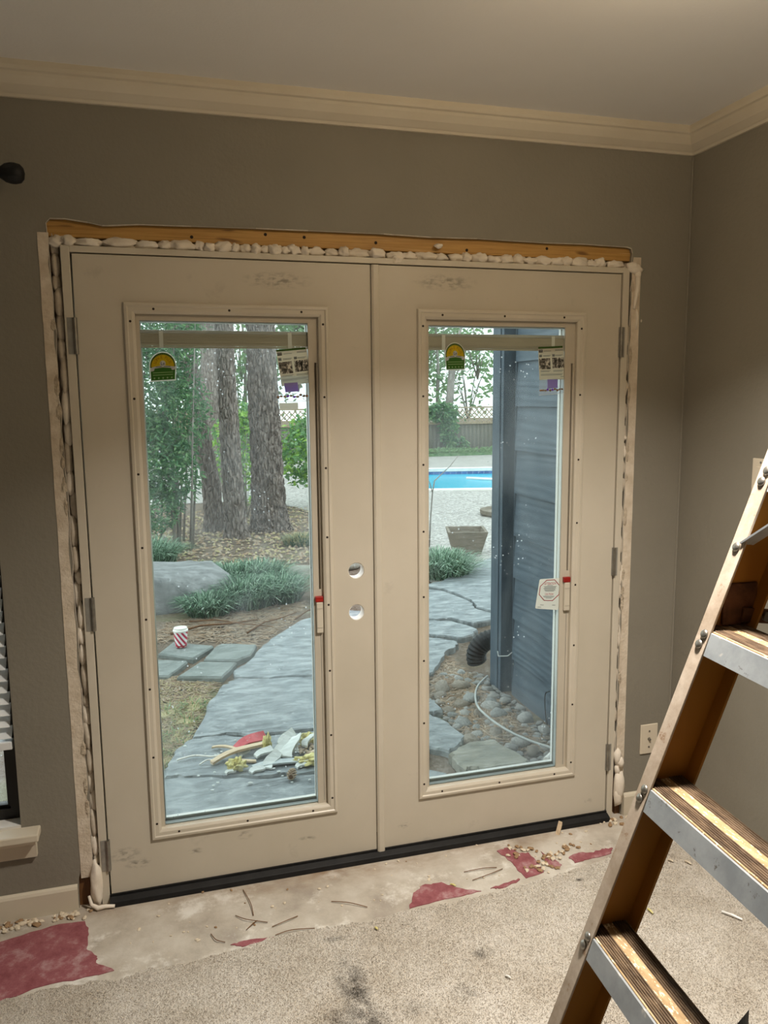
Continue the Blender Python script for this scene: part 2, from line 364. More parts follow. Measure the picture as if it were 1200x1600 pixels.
# red coating patches left on the slab
t = NT('red_coating'); b = t.ramp(t.noise(14, None, 6, .7), [(.30, C('#7c4146')), (.52, C('#965c60')), (.68, C('#b39191'))]); t.col(b); t.bump(t.noise(150, None, 3), .5, .003); M['redcoat'] = t.setp(.85, 0, .2)
def ragged(poly, amp, seed, n=5):
    r = random.Random(seed); o = []
    for a, b in zip(poly, poly[1:]+poly[:1]):
        for k in range(n):
            u = k/n; o.append((a[0]+(b[0]-a[0])*u+(r.uniform(-amp,amp) if k else 0), a[1]+(b[1]-a[1])*u+(r.uniform(-amp,amp) if k else 0)))
    return o
reds = [([(-1.264,-0.137),(-1.201,-0.107),(-1.062,-0.073),(-0.964,-0.078),(-0.948,-0.145),(-0.950,-0.209),(-0.917,-0.255),(-0.919,-0.282),(-0.867,-0.330),(-0.915,-0.334),(-1.064,-0.338),(-1.156,-0.367),(-1.216,-0.382)], 'large red coating patch on bare concrete below the window'),
    ([(0.018,-0.309),(0.054,-0.237),(0.095,-0.207),(0.162,-0.209),(0.204,-0.254),(0.269,-0.292),(0.184,-0.298),(0.107,-0.299)], 'rounded red coating patch on concrete at the carpet edge'),
    ([(0.303,-0.288),(0.389,-0.270),(0.418,-0.268),(0.397,-0.283),(0.331,-0.296)], 'narrow red coating sliver along the carpet edge'),
    ([(0.413,-0.092),(0.458,-0.084),(0.484,-0.130),(0.516,-0.135),(0.518,-0.225),(0.514,-0.255),(0.440,-0.270),(0.432,-0.219),(0.432,-0.163)], 'broken red coating patch under crumbs near the door'),
    ([(0.561,-0.141),(0.586,-0.210),(0.592,-0.236),(0.560,-0.250),(0.541,-0.212)], 'small red coating patch beside the rubble crumbs'),
    ([(0.638,-0.201),(0.686,-0.187),(0.732,-0.201),(0.775,-0.189),(0.816,-0.197),(0.792,-0.223),(0.698,-0.232),(0.640,-0.238)], 'red coating strip on concrete beside the ladder rail'),
    ([(-0.541,-0.317),(-0.493,-0.311),(-0.413,-0.320),(-0.429,-0.327),(-0.509,-0.335)], 'thin red coating sliver at the carpet edge in front of the left door')]
for i, (p_, lb) in enumerate(reds):
    tag(MB().prism(ragged(p_, .004, i), 'z', -.0005, .0022+.0004*(i%3)).build('red_coating_patch', M['redcoat']), lb, 'floor patch', 'red coating patches on the concrete')
# ------------------------------------------------------------------ door set
fr = struct(thing('trim_3', '', 'door frame', (0,0,0)), 'white primed jamb of the new double door', 'door frame')
MB().box(-.918,-.8935,-.004,.118,0,2.039).build('side_jamb', M['mould'], fr, bevel=.0015)
MB().box(.9065,.931,-.004,.118,0,2.039).build('side_jamb', M['mould'], fr, bevel=.0015)
MB().box(-.8935,.9065,-.004,.118,2.0205,2.0385).build('head_jamb', M['mould'], fr, bevel=.0015)
for x0, x1 in ((-.8935,-.880),(.893,.9065)): MB().box(x0,x1,.052,.118,.03,2.02).build('door_stop', M['mould'], fr)
MB().box(-.88,.893,.052,.118,2.008,2.0205).build('door_stop', M['mould'], fr)
th = struct(thing('trim_4', '', 'threshold', (0,-.03,0)), 'black door threshold with rubber sweep', 'threshold')
MB().prism([(-.034,0),(-.030,.016),(-.010,.024),(.14,.020),(.15,-.09),(.15,-.1),(.116,-.1),(.116,0)], 'x', -.893, .906).build('sill_plate', M['black'], th, bevel=.001)
MB().box(-.893,-.004,-.006,.05,.022,.029).build('rubber_sweep', M['black'], th); MB().box(.004,.906,-.006,.05,.022,.029).build('rubber_sweep', M['black'], th)

def circle(cx, cz, r, n=28): return [(cx+r*math.cos(2*PI*k/n), cz+r*math.sin(2*PI*k/n)) for k in range(n)]
def make_door(name, label, x0, x1, ox0, ox1, glass, tapes, hinge_zs, side, holes):
    d = struct(thing(name, '', 'door', (0,0,0)), label, 'door')
    z0, z1 = .0285, 2.017; oz0, oz1 = .193, 1.884
    op = [(ox0+.012,oz0+.012),(ox1-.012,oz0+.012),(ox1-.012,oz1-.012),(ox0+.012,oz1-.012)]
    MB().prism([(x0,z0),(x1,z0),(x1,z1),(x0,z1)], 'y', .000, .045, [op]+[circle(a, b, .027) for a, b in holes]).build('slab', M['door'], d, bevel=.0008, seg=1)
    lf = MB().ring(ox0,ox1,oz0,oz1, [(0,.001),(0,-.006),(.003,-.0095),(.010,-.0105),(.0135,-.007),(.024,-.007),(.028,-.0045),(.032,-.0015),(.0325,.012),(.0325,.022),(.010,.022),(.010,.001)]).build('lite_frame', M['mould'], d)
    MB().ring(ox0,glass[1]+.0445,oz0,oz1, [(0,.0452),(0,.052),(.010,.057),(.040,.057),(.0475,.054),(.0475,.0395),(.0125,.0395),(.0125,.0452)]).build('outer_lite_frame', M['white'], d)
    MB().box(glass[1]+.0440,ox1,.0452,.054,oz0,oz1).build('outer_lite_stile', M['white'], d)
    sc = MB().lathe([(.0001,-.0078),(.0036,-.0076),(.0038,-.0066),(.0038,-.004)], (0,0,0), 12, 'y').build('screw', M['hole'], lf)
    first = True
    def put(x, z):
        nonlocal first
        o = sc if first else share(sc, lf); first = False
        o.location = (x,0,z)
    for k in range(8):
        z = oz0+.055+(oz1-oz0-.11)*k/7
        put(ox0+.0185, z); put(ox1-.0185, z)
    for u in (.14,.5,.86):
        x = ox0+(ox1-ox0)*u; put(x, oz1-.0185); put(x, oz0+.0185)
    ix0, ix1, iz0, iz1 = ox0+.0325, ox1-.0325, oz0+.0325, oz1-.0325
    gx0, gx1, gz0, gz1 = glass
    # cassette face around the inner pane
    MB().prism([(ix0,iz0),(ix1,iz0),(ix1,iz1),(ix0,iz1)], 'y', .012, .0195, [[(gx0,gz0),(gx1,gz0),(gx1,gz1),(gx0,gz1)], [(ix1-.013,.975),(ix1-.006,.975),(ix1-.006,iz1-.14),(ix1-.013,iz1-.14)]]).build('cassette', M['vinyl'], d, bevel=.0008, seg=1)
    MB().ring(gx0-.016,gx1+.008,gz0-.004,gz1+.004, [(0,.0215),(.007,.0215),(.009,.036),(0,.036)]).build('spacer', M['spacer'], d)
    MB().box(ix0,gx1+.0115,.0196,.0212,iz0,iz1).build('inner_pane', M['glass_in'], d)
    MB().box(ix0,gx1+.0115,.0365,.0385,iz0,iz1).build('outer_pane', M['glass_out'], d)
    bl = MB().box(gx0,gx1+.003,.023,.034,gz1-.036,gz1-.026).build('head_rail', M['rail'], d, bevel=.001)
    tp = gz1-.036
    for k in range(10):
        zz = tp-.002-k*.0036; tilt = R.uniform(-.0006,.0006)
        MB().prism([(.0225,zz-.0020+tilt),(.0285,zz-.0008),(.0345,zz-.0020-tilt),(.0345,zz+.0014),(.0285,zz+.0024),(.0225,zz+.0014)], 'x', gx0+.001, gx1+.002).build('blind_slat', M['slat'], d)
    MB().box(gx0+.001,gx1+.002,.0222,.0348,tp-.043,tp-.0375).build('bottom_rail', M['slat'], d, bevel=.0008)
    for x in tapes: MB().box(x-.006,x+.006,.0215,.0221,tp-.043,tp+.006).build('ladder_tape', M['white'], d)
    # slider that works the blind, in a slot at the right of the cassette
    tx = ix1-.010
    m_ = MB(); sz0, sz1 = .973, iz1-.138
    m_.box(tx-.005,tx-.003,.0195,.0394,sz0,sz1); m_.box(tx+.004,tx+.006,.0195,.0394,sz0,sz1); m_.box(tx-.005,tx+.006,.0376,.0394,sz0,sz1); m_.box(tx-.005,tx+.006,.0195,.0394,sz0-.002,sz0); m_.box(tx-.005,tx+.006,.0195,.0394,sz1,sz1+.002)
    m_.build('slider_slot', M['vinyl'], d)
    MB().box(tx-.0005,tx+.001,.0108,.0122,iz0+.01,.86).build('slider_cord', M['zinc'], d)
    zc = .89
    s_ = MB().box(tx-.015,tx+.007,-.001,.0122,zc-.06,zc+.045).build('slider_handle', M['mould'], d, bevel=.003)
    MB().box(tx-.0135,tx+.0055,-.0022,-.0008,zc+.022,zc+.026).build('grip_ridge', M['vinyl'], s_)
    MB().box(tx-.0135,tx+.0055,-.0022,-.0008,zc-.042,zc-.038).build('grip_ridge', M['vinyl'], s_)
    MB().box(tx-.018,tx+.008,-.002,.012,zc+.0455,zc+.064).build('shipping_clip', M['red'], d, bevel=.002)
    hx = x0-.0025 if side < 0 else x1+.0025
    for hz in hinge_zs:
        h = MB().tube([(hx,-.007,hz-.052),(hx,-.007,hz+.052)], .0058, 12).build('hinge', M['steel'], d, smooth=False)
        for k in range(4): MB().tube([(hx,-.007,hz-.0325+k*.0208),(hx,-.007,hz-.0315+k*.0208)], .0061, 12).build('knuckle_joint', M['steel'], h)
        a, b = (hx-.021, hx-.005) if side < 0 else (hx+.005, hx+.014)
        MB().box(a,b,-.0055,-.0035,hz-.052,hz+.052).build('hinge_leaf', M['zinc'], h)
        a, b = (hx+.004, hx+.0075) if side < 0 else (hx-.0075, hx-.004)
        MB().box(a,b,-.003,.002,hz-.052,hz+.052).build('hinge_leaf', M['zinc'], h)
    return d
d1 = make_door('door_1', 'white door leaf with two open lock bores, hinged next to the window', -.8885, -.0035, -.756, -.142, (-.712,-.206,.226,1.834), (-.652,-.262), (1.785,.955,.165), -1, [(-.063,1.032),(-.064,.890)])
for cz_ in (1.032,.890):
    MB().ring(0,0,0,0,[(0,0),(0,0),(0,0)]) if False else None
    m_ = MB(); n_ = 28; v = []
    for (r, y) in ((.0268,.002),(.0268,.043),(.0255,.043),(.0255,.002)):
        v += [(-.0635+r*math.cos(2*PI*k/n_), y, cz_+r*math.sin(2*PI*k/n_)) for k in range(n_)]
    m_.add(v, [(i*n_+k, i*n_+(k+1)%n_, ((i+1)%4)*n_+(k+1)%n_, ((i+1)%4)*n_+k) for i in range(4) for k in range(n_)])
    m_.build('bore_rim', M['white'], d1)
d2 = make_door('door_2', 'white door leaf with the centre astragal strip, hinged next to the corner', .004, .9015, .152, .766, (.196,.696,.226,1.834), (.252,.655), (1.785,1.0,.245), 1, [])
MB().prism([(-.002,.0),(-.002,-.008),(.004,-.012),(.020,-.012),(.0235,-.009),(.0235,.0)], 'z', .016, 2.016).build('astragal', M['mould'], d2)
MB().box(-.0035,.0035,.004,.040,.09,2.01).build('weatherstrip', M['white'], d2)
MB().box(-.0035,.0035,.002,.040,.03,.088).build('corner_pad', M['black'], d2)

# header and foam
hb = tag(MB().box(-.960,.951,.014,.084,2.064,2.24).build('header_beam', M['pine'], bevel=.002), 'rough yellow pine header exposed above the door', 'beam')
for x in (-.55,-.33,-.21,.02,.33,.62): MB().lathe([(.0001,.0118),(.004,.0118),(.005,.0135),(.005,.02)], (x,0,2.085+R.uniform(-.008,.012)), 10, 'y').build('nail', M['hole'], hb)
ft = thing('foam_bead', 'lumpy expanding foam squeezed out above the door head', 'foam', (0,.01,2.04))
lob = [(75,105),(96,118),(118,158),(161,212),(214,246),(246,268),(263,304),(304,320),(318,336),(336,362),(360,374),(374,394),(392,408),(406,424),(420,440),(438,452),(450,470),(470,484),(482,508),(508,530),(530,546),(541,580),(578,602),(606,634),(612,630),(630,652),(650,684),(682,700),(704,726),(722,738),(738,762),(760,784),(782,802),(802,822),(820,840),(838,862),(860,880),(878,896),(894,920),(918,934),(932,948),(950,975)]
LX = [(-0.949,2.042),(-0.898,2.044),(-0.913,2.044),(-0.875,2.045),(-0.875,2.045),(-0.806,2.048),(-0.801,2.045),(-0.711,2.049),(-0.707,2.049),(-0.650,2.051),(-0.650,2.051),(-0.609,2.053),(-0.619,2.053),(-0.543,2.052),(-0.543,2.052),(-0.513,2.053),(-0.517,2.049),(-0.484,2.051),(-0.484,2.051),(-0.434,2.053),(-0.438,2.049),(-0.412,2.050),(-0.412,2.050),(-0.373,2.052),(-0.377,2.048),(-0.346,2.049),(-0.350,2.049),(-0.315,2.050),(-0.323,2.050),(-0.283,2.052),(-0.288,2.048),(-0.260,2.049),(-0.264,2.049),(-0.224,2.050),(-0.224,2.050),(-0.196,2.051),(-0.200,2.049),(-0.148,2.051),(-0.148,2.049),(-0.103,2.051),(-0.103,2.049),(-0.070,2.051),(-0.080,2.050),(0.001,2.051),(-0.004,2.047),(0.047,2.049),(0.055,2.046),(0.115,2.048),(0.068,2.036),(0.107,2.038),(0.107,2.048),(0.154,2.049),(0.150,2.047),(0.224,2.050),(0.219,2.056),(0.259,2.057),(0.268,2.050),(0.317,2.052),(0.308,2.049),(0.344,2.051),(0.344,2.051),(0.398,2.053),(0.394,2.051),(0.449,2.053),(0.444,2.050),(0.490,2.052),(0.490,2.052),(0.537,2.054),(0.532,2.052),(0.579,2.053),(0.575,2.053),(0.632,2.055),(0.627,2.053),(0.675,2.055),(0.670,2.055),(0.713,2.056),(0.709,2.054),(0.772,2.056),(0.767,2.054),(0.807,2.055),(0.802,2.053),(0.841,2.055),(0.847,2.053),(0.909,2.055)]
for i in range(len(lob)):
    a, b = LX[2*i], LX[2*i+1]; w_ = (b[0]-a[0])/2*1.10; h_ = R.uniform(.0125,.0175)
    zc = 2.0385+h_*.80
    if i == 24: zc -= .012
    MB().blob(((a[0]+b[0])/2, R.uniform(.006,.016), zc), (w_, R.uniform(.016,.024), h_), 3, .45, 2.0, i, rot=0).build('foam_lobe', M['foam'], ft, smooth=True)
MB().blob((.225,-.004,2.083),(.014,.012,.008),2,.5,2,91).build('foam_lobe', M['foam'], ft, smooth=True)
MB().box(-.94,.935,.035,.084,2.0386,2.0639).build('foam_core', M['foam2'], ft)
fl = thing('foam_bead', 'dusty foam packed between the jamb and the wall on the window side', 'foam', (-.928,.02,0))
z = .12
while z < 2.04:
    h_ = R.uniform(.02,.055)
    MB().blob((-.9275+R.uniform(-.004,.003)-.003*z, R.uniform(.016,.03), z+h_), (.0135, .016, h_*1.15), 2, .3, 1.6, int(z*100)).build('foam_lobe', M['foam2'] if R.random() < .55 else M['foam'], fl, smooth=True)
    z += h_*1.75
MB().box(-.951,-.9185,.040,.084,.0,2.06).build('foam_core', M['foam2'], fl)
MB().blob((-.932,-.002,.075),(.020,.022,.075),3,.3,1.6,7,flat=-.0745).build('foam_lobe', M['foam'], fl, smooth=True)
MB().tube([(-.955,-.016,.045),(-.948,-.024,.018),(-.928,-.034,.009),(-.905,-.034,.011),(-.878,-.036,.008)], [.004,.006,.008,.006,.005], 8).build('foam_tail', M['foam'], fl, smooth=True)
fr_ = thing('foam_bead', 'expanding foam oozing from the jamb gap on the corner side', 'foam', (.937,.02,0))
MB().box(.9315,.951,.030,.084,.0,2.06).build('foam_core', M['foam2'], fr_)
for i, (x, y, z, rx, ry, rz) in enumerate([(.952,-.004,2.035,.030,.014,.016),(.938,-.004,2.045,.02,.014,.014),(.962,-.006,2.015,.010,.010,.020),(.937,.004,1.45,.008,.008,.010),(.938,.004,1.40,.006,.008,.022),
        (.940,.006,.95,.005,.008,.05),(.940,.006,.72,.005,.008,.06),(.945,-.006,.245,.016,.014,.030),(.958,-.008,.222,.016,.014,.022),(.952,-.010,.125,.022,.018,.062),(.948,-.010,.085,.018,.016,.04),(.945,-.005,.19,.010,.012,.02)]):
    MB().blob((x,y,z),(rx,ry,rz),2,.35,1.6,40+i).build('foam_lobe', M['foam'], fr_, smooth=True)
MB().tube([(.962,-.006,2.01),(.960,-.008,1.97),(.955,-.006,1.93),(.952,-.004,1.90)], [.010,.008,.007,.004], 8).build('foam_drip', M['foam'], fr_, smooth=True)
MB().tube([(.962,-.003,1.90),(.966,-.004,1.87),(.963,-.003,1.83)], [.004,.006,.003], 8).build('foam_drip', M['foam'], fr_, smooth=True)
z = .3
while z < 1.85:
    h_ = R.uniform(.015,.05); MB().blob((.9385, .012, z), (.007, .012, h_), 2, .4, 1.6, int(z*77)).build('foam_lobe', M['foam2'], fr_, smooth=True); z += h_*2+R.uniform(0,.04)

# ------------------------------------------------------------------ window at the left edge
wn = struct(thing('window_1', '', 'window', (-1.64,0,.3)), 'dark framed window with white venetian blind beside the door', 'window')
M['bronze'] = pm('dark_bronze_frame', '#151210', '#201b17', .5, 10, .05, 80)
x0, x1, z0, z1 = WH
MB().ring(x0+.006,x1-.006,z0+.006,z1-.006, [(0,.05),(.034,.05),(.034,.062),(.044,.062),(.044,.088),(0,.088)]).build('window_frame', M['bronze'], wn)
MB().box(x0+.04,x1-.04,.070,.074,z0+.04,z1-.04).build('window_pane', M['glass_out'], wn)
for a, b in ((x0,x0+.006),(x1-.006,x1)): MB().box(a,b,.0,.084,z0,z1).build('reveal', M['wall'], wn)
MB().box(x0,x1,.0,.084,z1-.006,z1).build('reveal', M['wall'], wn)
MB().box(x0-.05,x1+.050,-.062,.0,.276,.300).build('window_stool', M['trim'], wn, bevel=.004)
MB().box(x0+.006,x1-.006,-.001,.05,.284,.3065).build('window_sill', M['white'], wn)
MB().prism([(-.040,.276),(-.034,.262),(-.024,.250),(-.018,.206),(0,.206),(0,.276)], 'x', x0-.035, x1+.036).build('apron', M['trim'], wn)
vb = thing('venetian_blind', 'white venetian blind half lowered in the dark framed window', 'blind', (-1.64,.02,.54))
M['vslat'] = pm('white_blind_slat', '#e8ebec', '#f1f3f3', .4, 4, 0)
MB().box(x0+.01,x1-.012,.004,.045,z1-.05,z1-.008).build('head_rail', M['vslat'], vb)
k = 0; zz = .60
sl = None
while zz < 2.03:
    xe = x1-.014-R.uniform(0,.003)
    MB().prism([(.036,zz+.017),(.024,zz+.001),(.006,zz-.013),(.008,zz-.0145),(.026,zz-.001),(.038,zz+.0155)], 'x', x0+.012, xe).build('blind_slat', M['vslat'], vb)
    zz += .036
MB().box(x0+.012,x1-.014,.006,.042,.55,.575).build('bottom_rail', M['vslat'], vb, bevel=.003)
for x in (-1.95,-1.32): MB().tube([(x,.024,.57),(x,.024,2.06)], .0012, 6).build('lift_cord', M['white'], vb)
rod = thing('curtain_rod', 'black curtain rod with ball finial above the window', 'curtain rod', (-1.6,-.075,2.2))
MB().tube([(-2.3,-.075,2.207),(-1.062,-.075,2.207)], .008, 12).build('rod', M['black'], rod, smooth=True)
MB().lathe([(.009,-1.066),(.015,-1.060),(.012,-1.054),(.017,-1.046),(.024,-1.036),(.0275,-1.022),(.0275,-1.012),(.024,-.998),(.015,-.990),(.001,-.987)], (0,-.075,2.207), 20, 'x').build('finial', M['black'], rod, smooth=True)
MB().tube([(-1.3,-.075,2.207),(-1.3,-.03,2.20),(-1.3,.002,2.19)], .006, 8).build('bracket', M['black'], rod)
MB().box(-1.315,-1.285,-.004,.001,2.15,2.23).build('bracket_plate', M['black'], rod)

# ------------------------------------------------------------------ wall plates
M['plate'] = pm('ivory_plate', '#d8cbb5', '#ded2bd', .4, 4, 0)
cxp = thing('coaxial_plate', 'ivory wall plate with one coaxial jack, low beside the door', 'wall plate', (1.081,-.003,.236))
MB().box(1.044,1.118,-.006,.0,.237,.354).build('plate', M['plate'], cxp, bevel=.002)
for zz in (.327,.264): MB().lathe([(.0001,-.0078),(.0035,-.0075),(.004,-.0055)], (1.081,0,zz), 12, 'y').build('screw', M['steel'], cxp)
MB().lathe([(.0001,-.0165),(.0015,-.0165),(.0015,-.014),(.0040,-.014),(.0045,-.006),(.0062,-.006),(.0062,-.004)], (1.081,0,.2955), 12, 'y').build('jack', M['steel'], cxp)
sw = thing('light_switch', 'ivory rocker switch plate on the side wall behind the ladder', 'light switch', (WX-.003,-.42,1.28))
MB().box(WX-.006,WX,-.450,-.376,1.276,1.396).build('plate', M['plate'], sw, bevel=.002)
MB().box(WX-.0095,WX-.0055,-.430,-.396,1.302,1.370).build('rocker', M['plate'], sw, bevel=.0015)
for zz in (1.289,1.384): MB().lathe([(.0001,WX-.0078),(.0035,WX-.0075),(.004,WX-.0055)], (0,-.413,zz), 12, 'x').build('screw', M['steel'], sw)

# ------------------------------------------------------------------ the ceiling lamp whose glow shows on the ceiling (just outside the view)
t = NT('globe_glass'); t.b.inputs['Emission Color'].default_value = (1,.78,.5,1); t.b.inputs['Emission Strength'].default_value = GLOBE_E; t.col((.9,.88,.82,1)); M['globe'] = t.m
LX_, LY_ = .30, -1.28
gl = thing('ceiling_lamp_offscreen', 'small white glass globe lamp close to the ceiling near the double door', 'lamp', (LX_,LY_,CZ))
MB().lathe([(.06,CZ-.012),(.06,CZ)], (LX_,LY_,0), 24).build('base', M['steel'], gl)
MB().lathe([(.001,2.325)]+[(.085*math.sin(PI*k/14), 2.41-.085*math.cos(PI*k/14)) for k in range(1,14)]+[(.02,2.489)], (LX_,LY_,0), 28).build('globe_offscreen', M['globe'], gl, smooth=True)
a = bpy.data.lights.new('ceiling_lamp_bulb_offscreen', 'AREA'); a.shape = 'DISK'; a.size = .15; a.energy = LAMP_W; a.color = LAMP_COL; a.spread = math.radians(128)
o = bpy.data.objects.new('ceiling_lamp_bulb_offscreen', a); COL.objects.link(o); o.parent = gl; o.location = (0,0,-.18)
# ------------------------------------------------------------------ outdoors: ground
def ss(a, b, x):
    t_ = min(1, max(0, (x-a)/(b-a))); return t_*t_*(3-2*t_)
def G(x, y): return -.145-.105*ss(4, 9, y)
t = NT('garden_soil')
b = t.ramp(t.noise(3, None, 8, .7), [(.3, C('#5f554c')), (.5, C('#7a6f64')), (.68, C('#988b7e'))])
b = t.mix(t.ramp(t.noise(40, None, 4, .7), [(.42, (0,0,0)), (.6, (.7,.7,.7))]), b, C('#5b4a3b'))
b = t.mix(t.ramp(t.noise(1.6, t.vec(loc=(5,2,0)), 4), [(.55, (0,0,0)), (.66, (.45,.45,.45))]), b, C('#7f8560'))
t.col(b); t.bump(t.noise(30, None, 6, .7), .9, .02); M['soil'] = t.setp(.95, 0, .1)
def sheet(x0, x1, y0, y1, nx, ny, fz):
    v = [(x0+(x1-x0)*i/nx, y0+(y1-y0)*j/ny) for j in range(ny+1) for i in range(nx+1)]
    return MB().add([(x, y, fz(x,y)) for x, y in v], [(j*(nx+1)+i, j*(nx+1)+i+1, (j+1)*(nx+1)+i+1, (j+1)*(nx+1)+i) for j in range(ny) for i in range(nx)])
def soilz(x, y): return G(x,y)+.014*noise.noise(Vector((x*2.2,y*2.2,0)))+.02*noise.noise(Vector((x*.7,y*.7,3)))*ss(2.5,4,y)
m_ = sheet(-6,4,.116,12.2,90,110,soilz)
v = [(-40,21.8,-.262),(40,21.8,-.262),(40,70,-.262),(-40,70,-.262),(-40,.116,-.262),(-6,.116,-.262),(-6,12.1,-.262),(4,.116,-.262),(40,.116,-.262),(4,12.1,-.262),(40,12.1,-.262),(-40,12.1,-.262)]
m_.add(v, [(0,1,2,3),(4,5,6,11),(7,8,10,9)])
struct(m_.build('ground', M['soil'], origin=(0,0,0), smooth=True, fix=False), 'brown garden soil beyond the doors', 'ground')

# ------------------------------------------------------------------ flagstone path
def stonemat(name, a, b_, c_, sc=7):
    t = NT(name); v_ = t.vec((1,2.2,1), (0,0,.5)); n1 = t.noise(sc, v_, 8, .68, .5)
    col = t.ramp(n1, [(.32, C(a)), (.5, C(b_)), (.66, C(c_))])
    col = t.mix(t.ramp(t.noise(26, None, 5, .7), [(.60, (0,0,0)), (.72, (.6,.6,.6))]), col, C('#c9cfd0'))
    col = t.mix(t.ramp(t.noise(42, t.vec((1,1.8,1), loc=(2,5,1)), 6, .75), [(.58, (0,0,0)), (.68, (.75,.75,.75))]), col, C('#4b5153'))
    t.col(col); t.bump(n1, .8, .02, t.bump(t.noise(70, None, 5, .7), .4, .004)); return t.setp(.7, 0, .4)
M['flag'] = stonemat('blue_grey_flagstone', '#666c6f', '#888f92', '#a6acae')
M['flag2'] = stonemat('tan_flagstone', '#6f6f66', '#8b897d', '#a3a094')
M['paver'] = stonemat('grey_paver', '#646b68', '#7b827f', '#8e9491', 5)
path = struct(thing('garden_path', '', 'path', (0,1.5,-.12)), 'grey flagstone path leading from the doors to the pool', 'path')
def slabstone(name, poly, zt, th, mt, seed, amp=.02, n=4):
    r = random.Random(seed); P = ragged(poly, amp, seed, n); m = MB()
    cx = sum(p[0] for p in P)/len(P); cy = sum(p[1] for p in P)/len(P); k = len(P)
    ins = lambda s: [(cx+(p[0]-cx)*s, cy+(p[1]-cy)*s) for p in P]
    size = max(math.hypot(p[0]-cx, p[1]-cy) for p in P); e = .012/size
    rings = [[(p[0],p[1],zt-th) for p in P], [(p[0],p[1],zt-.014) for p in P], [(p[0],p[1],zt-.003+r.uniform(-.002,.002)) for p in ins(1-e)]]
    v_ = [q for rr in rings for q in rr]; f = []
    for a in range(2):
        for i in range(k): j = (i+1)%k; f.append((a*k+i, a*k+j, (a+1)*k+j, (a+1)*k+i))
    tri = tessellate_polygon([[Vector((q[0],q[1],0)) for q in rings[2]]])
    f += [tuple(i+2*k for i in q) for q in tri]; m.add(v_, f); return m.build(name, mt, path)
ZS = -.10
slabs = [
 ([(-0.728,1.033),(-0.599,1.013),(-0.320,0.914),(-0.061,0.887),(0.148,0.876),(0.392,0.856),(0.532,0.718),(0.222,0.328),(-0.205,0.268),(-0.765,0.308),(-0.962,0.639),(-0.808,0.989)], 'flag', 0),
 ([(-0.606,1.431),(-0.485,1.441),(-0.414,1.436),(-0.267,1.358),(0.063,1.354),(0.403,1.335),(0.545,1.122),(0.499,0.907),(0.398,0.875),(0.153,0.895),(-0.057,0.905),(-0.318,0.933),(-0.598,1.032),(-0.719,1.056),(-0.703,1.206),(-0.655,1.360)], 'flag', .002),
 ([(-0.372,2.174),(-0.267,2.269),(-0.088,2.189),(0.186,2.162),(0.584,1.966),(0.762,1.762),(0.666,1.435),(0.542,1.164),(0.410,1.359),(0.068,1.378),(-0.264,1.381),(-0.412,1.460),(-0.580,1.447),(-0.521,1.657),(-0.466,1.936)], 'flag', .004),
 ([(-0.285,2.409),(-0.143,2.628),(-0.056,2.845),(0.065,3.074),(0.333,3.448),(0.695,3.693),(1.002,3.428),(1.141,2.880),(1.074,2.654),(0.789,1.901),(0.596,2.009),(0.192,2.197),(-0.084,2.223),(-0.265,2.292)], 'flag', .0),
 ([(1.111,2.706),(1.211,2.658),(1.292,2.553),(1.237,2.448),(1.113,2.341),(1.001,2.144),(0.916,2.005),(0.844,1.955)], 'flag', .003),
 ([(1.030,3.339),(1.280,3.105),(1.434,3.055),(1.540,2.787),(1.479,2.687),(1.356,2.628),(1.232,2.716),(1.137,2.780),(0.985,3.018)], 'flag', .006),
 ([(1.046,3.579),(1.518,4.174),(1.705,4.010),(1.796,3.552),(1.752,3.349),(1.835,3.178),(2.005,3.184),(1.932,3.027),(1.760,3.006),(1.578,2.953),(1.467,3.139),(1.304,3.173),(1.046,3.394)], 'flag', .0),
 ([(1.553,4.242),(1.826,4.342),(2.367,4.957),(2.747,5.253),(3.201,5.250),(2.187,3.208),(1.869,3.228),(1.778,3.383),(1.833,3.631),(1.741,4.075)], 'flag', .002),
 ([(0.655,1.677),(0.755,1.636),(0.780,1.587),(0.776,1.449),(0.760,1.425),(0.680,1.421),(0.591,1.477)], 'flag', -.005),
 ([(0.580,1.443),(0.671,1.396),(0.713,1.327),(0.753,1.058),(0.701,0.995),(0.616,0.923),(0.540,0.999),(0.539,1.207)], 'flag', .0),
 ([(0.606,0.880),(0.735,0.961),(0.867,0.944),(0.924,0.710),(0.915,0.658),(0.718,0.664),(0.636,0.703),(0.612,0.697),(0.595,0.833)], 'flag2', .02)]
for i, (p_, mt, dz) in enumerate(slabs): slabstone('flagstone', p_, ZS+dz, .06, M[mt], i+20, .012)
pv = [[(-0.741,2.930),(-0.639,3.170),(-0.365,2.989),(-0.515,2.746)], [(-0.364,2.943),(-0.310,3.018),(-0.075,2.912),(-0.138,2.710),(-0.241,2.617),(-0.451,2.698)],
      [(-0.844,2.864),(-0.554,2.717),(-0.572,2.668),(-0.681,2.460),(-0.924,2.549)], [(-0.474,2.664),(-0.245,2.578),(-0.360,2.322),(-0.631,2.408)]]
for i, p_ in enumerate(pv): slabstone('paver', p_, ZS+(.0,.003,-.004,.001)[i], .05, M['paver'], i+50, .002)

